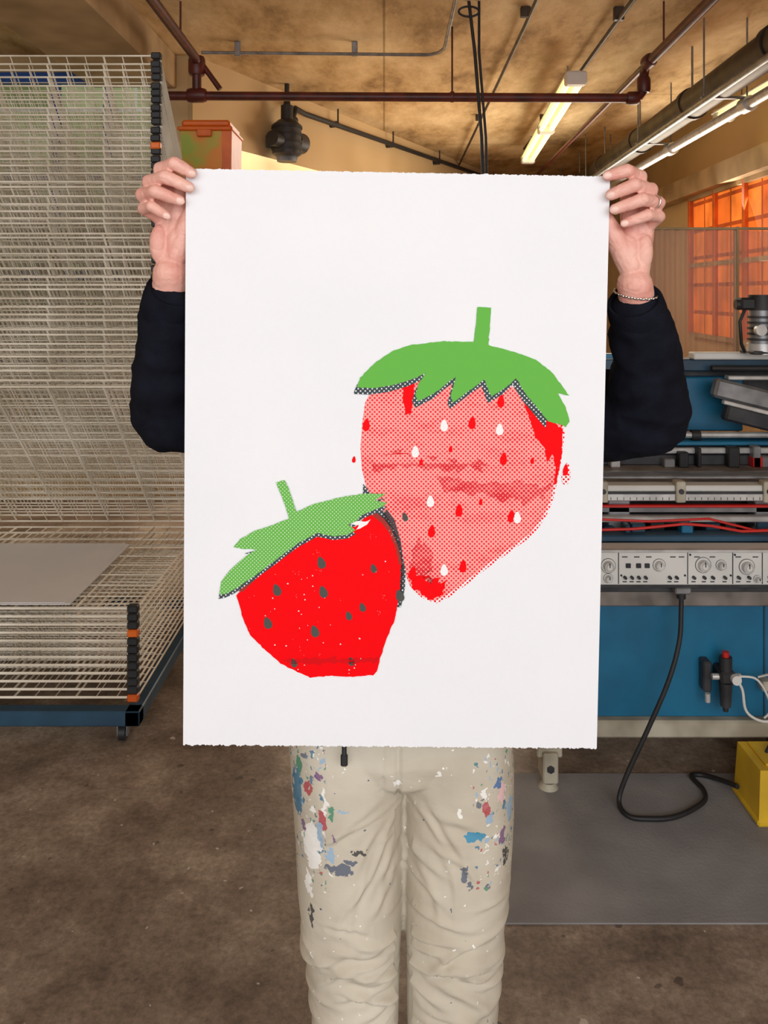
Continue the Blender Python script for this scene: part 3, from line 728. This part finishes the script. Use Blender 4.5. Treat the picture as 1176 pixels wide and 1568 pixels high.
poly(b, [(802,612),(822,622),(845,640),(862,652),(860,690),(856,715),(852,736),(847,735),(851,712),(846,690),(838,702),(833,680),(820,665),(812,640)], 3, 'red', 3)
poly(b, [(622,872),(645,878),(668,880),(682,892),(678,905),(665,915),(648,910),(633,895)], 3, 'red', 9)
poly(b, [(655,868),(667,872),(660,890),(652,884)], 3, 'pink', 2)
poly(b, [(560,706),(580,692),(600,688),(650,690),(690,698),(750,708),(720,716),(660,714),(610,708),(575,716)], 3, 'smear_h', 14, freq=0.08)
poly(b, [(670,722),(740,732),(800,736),(842,738),(840,760),(790,762),(730,752),(680,748)], 3, 'smear_h', 14, freq=0.08)
poly(b, [(640,820),(660,835),(662,865),(648,880),(630,868),(628,840)], 3, 'smear_h', 12, freq=0.12)
poly(b, [(584,691),(610,688),(632,689),(610,690.5)], 4, 'smear', 1.5)
for x, y in ((680,646),(765,652),(636,686),(659,762),(792,787),(680,868)): seed(b, x, y, 11, 18, 5, 'white')
for x, y in ((561,645),(723,642),(767,609),(771,697),(661,808),(703,776),(736,763),(709,862),(783,785),(690,682),(542,698),(645,702),(815,700),(632,872)):
    k = 0.6 if x in (736, 542, 690, 645, 815) else 1.15
    seed(b, x, y, 9*k, 17*k, 5, 'red', 0.1)
seed(b, 867, 720, 13, 34, 5, 'red_h', 0.1); seed(b, 866, 714, 8, 18, 6, 'red', 0.1); seed(b, 620, 786, 8, 14, 5, 'dark', -0.3)
b.build('large_strawberry_ink', pr)
b = B()
lo = shift(big_leaf, -5, 10)
poly(b, lo[:6]+[(700,530),(820,560),(845,590)]+lo[23:], 7, 'dark_h')
poly(b, big_leaf, 8, 'green', 1.2)
b.build('large_leaf_ink', pr)
b = B()
poly(b, [(556,735),(562,742),(575,762),(598,792),(613,828),(621,868),(620,895),(614,925),(606,925),(606,860),(590,800),(566,770),(556,755)], 9, 'dark_h')
poly(b, [(592,774),(604,790),(614,825),(618,868),(615,905),(610,905),(606,850),(598,806),(584,786)], 9, 'dark_hd')
poly(b, sm_body, 10, 'red', 1.5)
poly(b, [(432,1006),(470,1003),(520,1004),(582,1003),(576,1010),(540,1012),(500,1012),(450,1012)], 11, 'smear', 6)
poly(b, [(365,900),(400,866),(445,832),(486,808),(520,808),(520,812),(486,815),(450,836),(405,869),(372,901)], 11, 'brown', 1)
poly(b, [(573,777),(588,788),(600,806),(610,832),(616,860),(611,858),(605,832),(596,810),(584,794),(568,782)], 11, 'brown', 1)
for x, y in ((424,898),(492,856),(495,901),(572,865),(410,949),(482,962),(555,925),(534,938),(538,1009),(450,1011),(612,907)):
    k = 0.75 if x in (555, 534, 538, 450, 572) else 1.0
    seed(b, x, y, 12*k, 19*k, 11, 'dark', -0.3)
rn = random.Random(5)
for k in range(44):
    x, y = rn.uniform(400, 595), rn.uniform(850, 1028)
    if x > 560+((1030-y)*0.2) or y > 960+(x-385)*0.9: continue
    seed(b, x, y, rn.uniform(1, 2.2), rn.uniform(1, 2.2), 11, 'white')
b.build('small_strawberry_ink', pr)
b = B()
poly(b, shift(sm_leaf, -1, 7)[:6]+[(420,830),(480,790),(540,770)]+shift(sm_leaf, 0, 6)[21:], 12, 'dark_h')
poly(b, sm_leaf, 13, 'green_h', 1)
poly(b, [(536,797),(548,791),(560,793),(568,789),(562,797),(552,803),(546,805),(550,798)], 14, 'white', 1)
b.build('small_leaf_ink', pr)

# ------------------------------------------------------------------ the person
person = empty('person')
b = B()
CX = 0.03
b.loft([(CX, 1.30, 0.86, 0.165, 0.115), (CX, 1.31, 0.90, 0.18, 0.125), (CX, 1.325, 1.0, 0.17, 0.12), (CX, 1.335, 1.12, 0.175, 0.12), (CX, 1.34, 1.22, 0.185, 0.118), (CX, 1.345, 1.30, 0.17, 0.10), (CX, 1.35, 1.35, 0.11, 0.075), (CX, 1.35, 1.375, 0.07, 0.06)], 'sweater')
Ls = [(-0.12, 1.35, 1.315), (-0.22, 1.31, 1.300), (-0.316, 1.235, 1.308), (-0.306, 1.185, 1.39), (-0.2925, 1.145, 1.462)]
Lr = [0.078, 0.072, 0.058, 0.047, 0.036]
Rs = [(0.18, 1.35, 1.315), (0.29, 1.31, 1.290), (0.390, 1.235, 1.302), (0.374, 1.185, 1.382), (0.350, 1.145, 1.450)]
b.limb(Ls, Lr, 'sweater', 24); b.limb(Rs, [0.078, 0.076, 0.060, 0.048, 0.036], 'sweater', 24)
sw = b.build('sweatshirt', person); remesh(sw, 0.005, 5)
def fsw(c):
    n_ = noise.noise(Vector((c.x*9, c.y*9, c.z*14)))
    r_ = 1-abs(noise.noise(Vector((c.x*12+3, c.y*12, c.z*30))))*2
    r2 = 1-abs(noise.noise(Vector((c.x*25+c.z*18, c.y*14, c.z*22-c.x*10))))*2.5
    return 0.004*n_+0.004*r_+0.003*max(0, r2)
displace(sw, fsw)
b = B()
def cuff(p, d, r):
    p = Vector(p); d = Vector(d).normalized()
    prof = [(-0.03, r*0.95), (-0.024, r*1.05), (0.0, r*1.05), (0.018, r*1.0), (0.0225, r*0.94), (0.021, r*0.84), (0.0, r*0.8)]
    a = d.orthogonal().normalized(); c = d.cross(a); seg = 96; vs = []; fs = []
    for s, rr in prof:
        for k in range(seg):
            t = 2*math.pi*k/seg; q = rr*(1+0.02*(k % 2)); vs.append(p+d*s+(a*math.cos(t)+c*math.sin(t))*q)
    for i in range(len(prof)-1):
        for k in range(seg): k2 = (k+1) % seg; fs.append([i*seg+k, i*seg+k2, (i+1)*seg+k2, (i+1)*seg+k])
    b.add(vs, fs, 'sweater', True)
dl = Vector((-0.286, 1.122, 1.5065))-Vector(Ls[3]); dr = Vector((0.338, 1.122, 1.492))-Vector(Rs[3])
dl.x += 0.035; dr.x -= 0.02; dl.y -= 0.03; dr.y -= 0.02
cuff((-0.2915, 1.142, 1.470), dl, 0.037); cuff((0.3475, 1.142, 1.455), dr, 0.037)
b.build('sleeve_cuffs', person)
def hand(corner, F, palm, thumb, wrist, fore, name):
    C = Vector((corner[0], 1.097, corner[1]))
    def h(p): return C+Vector((p[0], p[2], p[1]))*0.001
    b = B()
    fr = [0.0093, 0.0094, 0.0090, 0.0080]
    fore = Vector(fore)
    for f, r in zip(F, fr):
        P = [h(p) for p in f]
        m1 = P[1].lerp(P[2], 0.5)
        b.limb([P[0], P[0].lerp(P[1], 0.5), P[1], m1, P[2], P[2].lerp(P[3], 0.6), P[3]], [r*1.2, r*1.05, r*1.1, r*0.95, r*1.0, r*0.92, r*0.80], 'skin', 14)
        b.limb([h(wrist), h(wrist).lerp(P[0], 0.5), P[0]], [0.018, 0.015, r*1.35], 'skin', 14)
    T = [h(p) for p in thumb]
    b.limb(T, [0.017, 0.0145, 0.0115, 0.0095], 'skin', 14)
    for p, r in palm: b.sphere(h(p), tuple(x*0.001 for x in r), 'skin')
    b.limb([h(wrist), h(wrist).lerp(fore, 0.3), h(wrist).lerp(fore, 0.6)], [0.0235, 0.0245, 0.028], 'skin', 20)
    ob = b.build(name, person); remesh(ob, 0.0014, 5, 0.5)
    def crease(c):
        d = 0.0004*noise.noise(c*160)
        n2 = abs(noise.noise(Vector((c.x*30, c.y*15, c.z*38))))
        d -= 0.0006*max(0, 1-n2*12)
        return d
    displace(ob, crease)
    nb = B()
    for f, r in zip(F, fr):
        a, c = h(f[2]), h(f[3]); d = (c-a).normalized()
        front = Vector((0, -1, 0)); up = (front-d*front.dot(d)).normalized(); sd = d.cross(up)
        ctr = c+up*(r*0.64)+d*0.001
        rot = Matrix((sd, d, up)).transposed()
        nb.sphere(ctr, (r*0.55, r*0.72, r*0.22), 'nail', 14, 8, rot)
    nb.build(name+'_nails', person)
    return h
hL = hand((-0.261, 1.6445),
  [[(-15,-16,33), (-35,0,6), (-12,5,-13), (9,-7,-9)],
   [(-28,-34,35), (-50,-17,5), (-24,-13,-15), (6,-26,-9)],
   [(-35,-50,35), (-59,-34,5), (-36,-32,-16), (-7,-43,-8)],
   [(-38,-66,32), (-58,-52,8), (-42,-51,-11), (-25,-62,-6)]],
  [((-16,-98,20), (16,13,24)), ((-41,-98,20), (13,13,26)), ((-28,-75,30), (22,11,24))],
  [(-20,-115,24), (-3,-74,20), (10,-46,17), (14,-22,11.5)],
  (-27,-138,25), Ls[3], 'right_hand')
hR = hand((0.298, 1.634),
  [[(35,-16,33), (41,0,6), (19,6,-13), (-5,0,-9)],
   [(53,-34,34), (55,-17,5), (28,-13,-15), (-1,-25,-9)],
   [(59,-50,34), (65,-34,5), (38,-32,-16), (4,-44,-9)],
   [(58,-66,32), (67,-52,8), (46,-52,-12), (18,-62,-7)]],
  [((30,-98,20), (16,13,24)), ((50,-98,20), (13,13,26)), ((42,-75,30), (22,11,24))],
  [(34,-118,24), (10,-76,20), (-8,-46,17), (-14,-20,11.5)],
  (40,-142,25), Rs[3], 'left_hand')
b = B()
c = hR((57,-33.5,-2.5)); ax = (Vector(hR((38,-32,-16)))-Vector(hR((65,-34,5)))).normalized(); a = ax.orthogonal().normalized(); q = ax.cross(a)
b.tube([c+(a*math.cos(t)+q*math.sin(t))*0.0100 for t in [i*math.pi/12 for i in range(24)]], 0.0012, 'silver', 8, closed=True)
b.build('finger_ring', person)
b = B()
c = Vector((0.3425, 1.131, 1.480)); ax = Vector((0.06, -0.28, 1)).normalized(); a = ax.orthogonal().normalized(); q = ax.cross(a)
for i in range(44):
    t = i*2*math.pi/44; p = c+(a*math.cos(t)+q*math.sin(t))*0.0285; tn = (-a*math.sin(t)+q*math.cos(t)); o_ = (p-c).normalized()
    rr = Matrix((tn, o_, ax)).transposed() @ Matrix.Rotation(0.6 if i % 2 else -0.6, 3, 'Y')
    b.sphere(p, (0.0026, 0.0014, 0.0016), 'silver', 8, 6, rr)
b.build('chain_bracelet', person)

# --- trousers
def pants_mat():
    m, t, N, L, P = nt('paint_splattered_canvas')
    P.inputs['Roughness'].default_value = 0.9; P.inputs['Specular IOR Level'].default_value = 0.15
    tc = N.new('ShaderNodeTexCoord')
    n0 = N.new('ShaderNodeTexNoise'); n0.inputs['Scale'].default_value = 6; n0.inputs['Detail'].default_value = 4; L.new(tc.outputs['Object'], n0.inputs['Vector'])
    r = N.new('ShaderNodeValToRGB'); r.color_ramp.elements[0].position = 0.3; r.color_ramp.elements[0].color = (*lin(188, 178, 160), 1)
    r.color_ramp.elements[1].position = 0.7; r.color_ramp.elements[1].color = (*lin(212, 204, 188), 1); L.new(n0.outputs['Fac'], r.inputs[0])
    col = r.outputs[0]
    nz = N.new('ShaderNodeTexNoise'); nz.inputs['Scale'].default_value = 90; nz.inputs['Detail'].default_value = 4; L.new(tc.outputs['Object'], nz.inputs['Vector'])
    sb = N.new('ShaderNodeVectorMath'); sb.operation = 'SUBTRACT'; sb.inputs[1].default_value = (0.5, 0.5, 0.5); L.new(nz.outputs['Color'], sb.inputs[0])
    sc = N.new('ShaderNodeVectorMath'); sc.operation = 'SCALE'; sc.inputs['Scale'].default_value = 0.026; L.new(sb.outputs[0], sc.inputs[0])
    ad = N.new('ShaderNodeVectorMath'); ad.operation = 'ADD'; L.new(tc.outputs['Object'], ad.inputs[0]); L.new(sc.outputs[0], ad.inputs[1])
    BL_ = lin(45, 115, 150); DB = lin(84, 96, 118); RD = lin(178, 60, 75); GR = lin(60, 140, 110); WH = lin(244, 242, 238); BK = lin(40, 42, 50); PU = lin(120, 80, 130); LB = lin(150, 180, 205)
    sx = N.new('ShaderNodeSeparateXYZ'); L.new(tc.outputs['Object'], sx.inputs[0])
    ax_ = mathn(N, L, 'ABSOLUTE', mathn(N, L, 'SUBTRACT', sx.outputs[0], 0.022))
    reg = mathn(N, L, 'MULTIPLY', mathn(N, L, 'GREATER_THAN', ax_, 0.105), mathn(N, L, 'GREATER_THAN', sx.outputs[2], 0.62))
    for sscale, th, keep in ((75, 0.34, 0.30), (130, 0.34, 0.30)):
        v = N.new('ShaderNodeTexVoronoi'); v.inputs['Scale'].default_value = sscale; L.new(ad.outputs[0], v.inputs['Vector'])
        sc2 = N.new('ShaderNodeSeparateColor'); L.new(v.outputs['Color'], sc2.inputs[0])
        cr = N.new('ShaderNodeValToRGB'); cr.color_ramp.interpolation = 'CONSTANT'
        cols = [BL_, WH, RD, LB, BL_, WH, GR, DB]
        cr.color_ramp.elements[0].color = (*cols[0], 1); cr.color_ramp.elements[1].position = 0.125; cr.color_ramp.elements[1].color = (*cols[1], 1)
        for k in range(2, 8): el = cr.color_ramp.elements.new(k/8); el.color = (*cols[k], 1)
        L.new(sc2.outputs[1], cr.inputs[0])
        mk = mathn(N, L, 'MULTIPLY', reg, mathn(N, L, 'MULTIPLY', mathn(N, L, 'LESS_THAN', v.outputs['Distance'], th), mathn(N, L, 'LESS_THAN', sc2.outputs[0], keep)))
        col = mixc(N, L, mathn(N, L, 'MULTIPLY', mk, 0.8), col, cr.outputs[0])
    S = [(-.128,.745,.009,.035,BL_),(-.125,.79,.006,.015,GR),(-.095,.787,.004,.007,PU),(-.110,.765,.005,.008,RD),(-.088,.722,.006,.012,RD),(-.075,.737,.004,.009,GR),(-.104,.678,.012,.034,WH),(-.092,.70,.005,.02,LB),
         (-.064,.655,.020,.007,DB),(-.05,.668,.012,.005,DB),(-.036,.68,.012,.003,BK),(-.078,.676,.007,.010,LB),(-.106,.572,.003,.018,BK),(-.11,.62,.006,.02,WH),(-.07,.70,.003,.007,PU),(-.057,.74,.008,.003,LB),
         (-.085,.75,.003,.02,WH),(-.118,.70,.004,.010,PU),(.129,.702,.015,.006,lin(30,140,180)),(.146,.742,.006,.012,RD),(.152,.725,.005,.008,LB),(.172,.752,.006,.012,lin(235,190,195)),(.115,.648,.005,.012,DB),(.122,.63,.003,.008,DB),
         (.178,.655,.003,.014,BK),(.172,.69,.005,.010,PU),(.165,.77,.005,.010,lin(60,110,170)),(.186,.72,.005,.02,LB),(.145,.76,.004,.006,WH),(.107,.74,.004,.007,WH),(.02,.78,.006,.004,WH),(.08,.79,.006,.004,WH)]
    for x, z, rx, rz, c in S:
        s1 = N.new('ShaderNodeVectorMath'); s1.operation = 'SUBTRACT'; L.new(ad.outputs[0], s1.inputs[0]); s1.inputs[1].default_value = (x, 0, z)
        s2 = N.new('ShaderNodeVectorMath'); s2.operation = 'MULTIPLY'; L.new(s1.outputs[0], s2.inputs[0]); s2.inputs[1].default_value = (1/rx, 0, 1/rz)
        s3 = N.new('ShaderNodeVectorMath'); s3.operation = 'LENGTH'; L.new(s2.outputs[0], s3.inputs[0])
        col = mixc(N, L, mathn(N, L, 'MULTIPLY', mathn(N, L, 'LESS_THAN', s3.outputs['Value'], 1.0), 0.85), col, c)
    for sscale, th, c, seed_ in ((45, 0.08, WH, 0), (26, 0.05, DB, 4)):
        mp = N.new('ShaderNodeMapping'); mp.inputs['Location'].default_value = (seed_, seed_, 0); L.new(ad.outputs[0], mp.inputs[0])
        v = N.new('ShaderNodeTexVoronoi'); v.inputs['Scale'].default_value = sscale; L.new(mp.outputs[0], v.inputs['Vector'])
        col = mixc(N, L, mathn(N, L, 'LESS_THAN', v.outputs['Distance'], th), col, c)
    L.new(col, P.inputs['Base Color'])
    mpb = N.new('ShaderNodeMapping'); mpb.inputs['Scale'].default_value = (16, 16, 34); mpb.inputs['Rotation'].default_value = (0, 0.35, 0); L.new(tc.outputs['Object'], mpb.inputs[0])
    nb = N.new('ShaderNodeTexNoise'); nb.inputs['Scale'].default_value = 1; nb.inputs['Detail'].default_value = 3; nb.inputs['Distortion'].default_value = 0.4; L.new(mpb.outputs[0], nb.inputs['Vector'])
    bp = N.new('ShaderNodeBump'); bp.inputs['Strength'].default_value = 0.45; bp.inputs['Distance'].default_value = 0.006; L.new(nb.outputs['Fac'], bp.inputs['Height']); L.new(bp.outputs[0], P.inputs['Normal'])
    return m
M['pants'] = pants_mat()
def leg(rows):
    return [((a+c)/2, cy, z, (c-a)/2, ry) for (z, a, c, cy, ry) in rows]
b = B()
b.loft(leg([(0.03,-.105,.000,1.31,.07),(0.10,-.108,.006,1.31,.07),(0.364,-.110,.0225,1.285,.075),(0.432,-.117,.0240,1.28,.078),(0.514,-.125,.0260,1.275,.08),(0.582,-.132,.0285,1.275,.084),(0.68,-.139,.031,1.28,.092),(0.74,-.143,.034,1.285,.10),(0.80,-.147,.04,1.29,.105),(0.86,-.14,.04,1.29,.09)]), 'pants')
b.loft(leg([(0.03,.056,.160,1.31,.07),(0.10,.051,.162,1.31,.07),(0.364,.0355,.174,1.285,.075),(0.432,.0345,.179,1.28,.078),(0.514,.0330,.184,1.275,.08),(0.582,.031,.193,1.275,.084),(0.68,.030,.200,1.28,.092),(0.74,.028,.201,1.285,.10),(0.80,.022,.199,1.29,.105),(0.86,.02,.19,1.29,.09)]), 'pants')
b.loft([(.026,1.29,.745,.03,.07),(.026,1.29,.765,.10,.095),(.026,1.29,.80,.168,.108),(.026,1.295,.88,.168,.112),(.027,1.30,.96,.145,.10),(.028,1.30,.99,.14,.098)], 'pants')
pt = b.build('painter_trousers', person); remesh(pt, 0.0034, 4)
def fold(x, z, x0, z0, ang, length, width):
    """one soft crease: a ridge of given length and width centred at x0,z0, at angle ang"""
    dx_, dz_ = x-x0, z-z0
    u = dx_*math.cos(ang)+dz_*math.sin(ang); v = -dx_*math.sin(ang)+dz_*math.cos(ang)
    v += 0.10*u*u/length
    if abs(u) > length*1.6 or abs(v) > width*4: return 0.0
    e_ = math.exp(-(u/length)**2)
    return e_*(math.exp(-(v/width)**2)-0.6*math.exp(-((v+1.6*width)/(width*1.0))**2))
rf = random.Random(21)
FO = []
for side, cx in ((-1, -0.05), (1, 0.107)):
    for k in range(26):   # folds bunching around and below the knees
        z0 = rf.gauss(0.475, 0.07); x0 = cx+rf.uniform(-0.06, 0.06)
        FO.append((x0, z0, rf.uniform(-0.45, 0.45)+(0.25 if x0 < cx else -0.25), rf.uniform(0.025, 0.055), rf.uniform(0.004, 0.008), rf.uniform(0.003, 0.0065)))
    for k in range(10):   # drag folds falling from the crotch
        z0 = rf.uniform(0.60, 0.76); x0 = 0.029+side*rf.uniform(0.02, 0.09)
        FO.append((x0, z0, side*rf.uniform(-0.9, -0.3) if k % 2 else side*rf.uniform(-1.4, -1.0), rf.uniform(0.03, 0.06), rf.uniform(0.004, 0.008), rf.uniform(0.002, 0.004)))
    for k in range(9):
        z0 = rf.uniform(0.34, 0.42); x0 = cx+rf.uniform(-0.05, 0.05)
        FO.append((x0, z0, rf.uniform(-0.5, 0.5), rf.uniform(0.03, 0.05), rf.uniform(0.004, 0.008), rf.uniform(0.003, 0.005)))
def fpt(c):
    z = c.z; xl = abs(c.x-0.029)
    d = 0.003*noise.noise(Vector((c.x*6, c.y*6, z*6)))+0.0016*noise.noise(Vector((c.x*22, c.y*22, z*26)))
    if 0.25 < z < 0.84:
        xx = c.x+0.010*noise.noise(Vector((c.x*14, 3, z*14))); zz = z+0.010*noise.noise(Vector((c.x*14, 9, z*14)))
        sgn = 1 if c.y < 1.285 else 0.6
        for f in FO: 
            d += sgn*f[5]*fold(xx, zz, f[0], f[1], f[2], f[3], f[4])
    if xl < 0.014 and z < 0.72: d = min(d, 0)
    if abs(c.x-0.021) < 0.003 and z > 0.745 and c.y < 1.25: d -= 0.004
    if abs(c.x+0.002) < 0.002 and z > 0.76 and c.y < 1.25: d -= 0.002
    return max(-0.006, min(0.010, d))
displace(pt, fpt)
b = B()
b.tube([(-.056, 1.174, .85), (-.056, 1.171, .828)], 0.0035, 'black', 8); b.box(-.061, -.051, 1.167, 1.174, .815, .832, 'black', 0.002)
b.build('zipper_pull', person)
b = B()
for sx in (-0.052, 0.107):
    b.loft([(sx, 1.25, 0.0, 0.045, 0.13), (sx, 1.25, 0.012, 0.05, 0.138), (sx, 1.25, 0.024, 0.048, 0.135)], 'sole', 32)
    b.loft([(sx, 1.25, 0.022, 0.045, 0.13), (sx, 1.255, 0.045, 0.043, 0.122), (sx, 1.27, 0.065, 0.038, 0.10), (sx, 1.30, 0.09, 0.036, 0.06), (sx, 1.305, 0.13, 0.038, 0.045)], 'shoe', 32)
    for k in range(4): b.tube([(sx-0.018, 1.185+0.02*k, 0.066+0.007*k), (sx+0.018, 1.19+0.02*k, 0.066+0.007*k)], 0.003, 'sole', 6)
b.build('shoes', person)
b = B()
b.limb([(CX, 1.355, 1.33), (CX, 1.34, 1.42)], [0.06, 0.05], 'skin', 20)
b.sphere((CX, 1.335, 1.515), (0.074, 0.09, 0.092), 'skin', 28, 18); b.sphere((CX, 1.30, 1.455), (0.05, 0.055, 0.055), 'skin', 24, 14)
b.sphere((CX, 1.275, 1.412), (0.022, 0.02, 0.016), 'skin')
b.limb([(CX, 1.248, 1.515), (CX, 1.236, 1.485), (CX, 1.232, 1.476)], [0.008, 0.011, 0.012], 'skin'); b.sphere((CX-0.011, 1.243, 1.473), 0.008, 'skin'); b.sphere((CX+0.011, 1.243, 1.473), 0.008, 'skin')
for s in (-1, 1):
    b.sphere((CX+s*0.075, 1.345, 1.495), (0.008, 0.017, 0.03), 'skin'); b.sphere((CX+s*0.032, 1.257, 1.526), (0.022, 0.012, 0.007), 'skin'); b.sphere((CX+s*0.036, 1.265, 1.475), (0.02, 0.02, 0.02), 'skin')
hd = b.build('head', person); remesh(hd, 0.003, 4)
b = B()
for s in (-1, 1):
    b.sphere((CX+s*0.031, 1.262, 1.506), 0.0125, 'eye'); b.sphere((CX+s*0.031, 1.2525, 1.506), (0.006, 0.004, 0.006), 'iris')
    b.tube([(CX+s*0.014, 1.247, 1.528), (CX+s*0.032, 1.243, 1.533), (CX+s*0.048, 1.253, 1.528)], 0.003, 'hair', 8)
b.sphere((CX, 1.247, 1.443), (0.022, 0.008, 0.005), 'lip'); b.sphere((CX, 1.249, 1.436), (0.018, 0.008, 0.006), 'lip')
b.build('face_features', person)
b = B()
b.sphere((CX, 1.352, 1.530), (0.083, 0.096, 0.088), 'hair', 28, 18); b.sphere((CX, 1.385, 1.47), (0.075, 0.06, 0.10), 'hair', 24, 14)
for s in (-1, 1): b.limb([(CX+s*0.066, 1.325, 1.55), (CX+s*0.082, 1.355, 1.48), (CX+s*0.075, 1.36, 1.38)], [0.018, 0.02, 0.016], 'hair')
hr = b.build('hair', person); remesh(hr, 0.004, 3)
displace(hr, lambda c: 0.0025*math.sin(c.x*400+noise.noise(c*20)*6))

# ------------------------------------------------------------------ lighting
w = bpy.data.worlds.new('daylight'); scn.world = w; w.use_nodes = True
bg = w.node_tree.nodes['Background']; bg.inputs[0].default_value = (0.95, 0.97, 1.0, 1); bg.inputs[1].default_value = 1.62
def area(name, loc, target, sx, sy, power, col):
    l = bpy.data.lights.new(name, 'AREA'); l.shape = 'RECTANGLE'; l.size = sx; l.size_y = sy; l.energy = power; l.color = col
    o = bpy.data.objects.new(name, l); scn.collection.objects.link(o); o.location = loc
    o.rotation_euler = (Vector(target)-Vector(loc)).to_track_quat('-Z', 'Y').to_euler(); return o
area('window_daylight', (0.3, -2.6, 2.3), (0, 1.5, 1.1), 4.5, 1.6, 80, (0.96, 0.98, 1.0))
area('warm_fill_light', (0.0, 7.0, 2.6), (0, 7.0, 0), 2.5, 3.5, 100, (1.0, 0.92, 0.78))  # added warm fill in mid-air, no fixture here; lifts the ceiling by bounce
area('side_window_light', (2.75, 7.0, 1.8), (0, 6.0, 2.6), 4.0, 1.2, 120, (1.0, 0.88, 0.7))

# ------------------------------------------------------------------ camera
cd = bpy.data.cameras.new('camera'); cam = bpy.data.objects.new('camera', cd); scn.collection.objects.link(cam)
cam.location = (0, 0, 1.48); cam.rotation_euler = (math.radians(90), 0, 0)
cd.sensor_fit = 'VERTICAL'; cd.sensor_height = 36; cd.sensor_width = 27; cd.lens = 29.25; cd.shift_y = -0.2135
scn.camera = cam
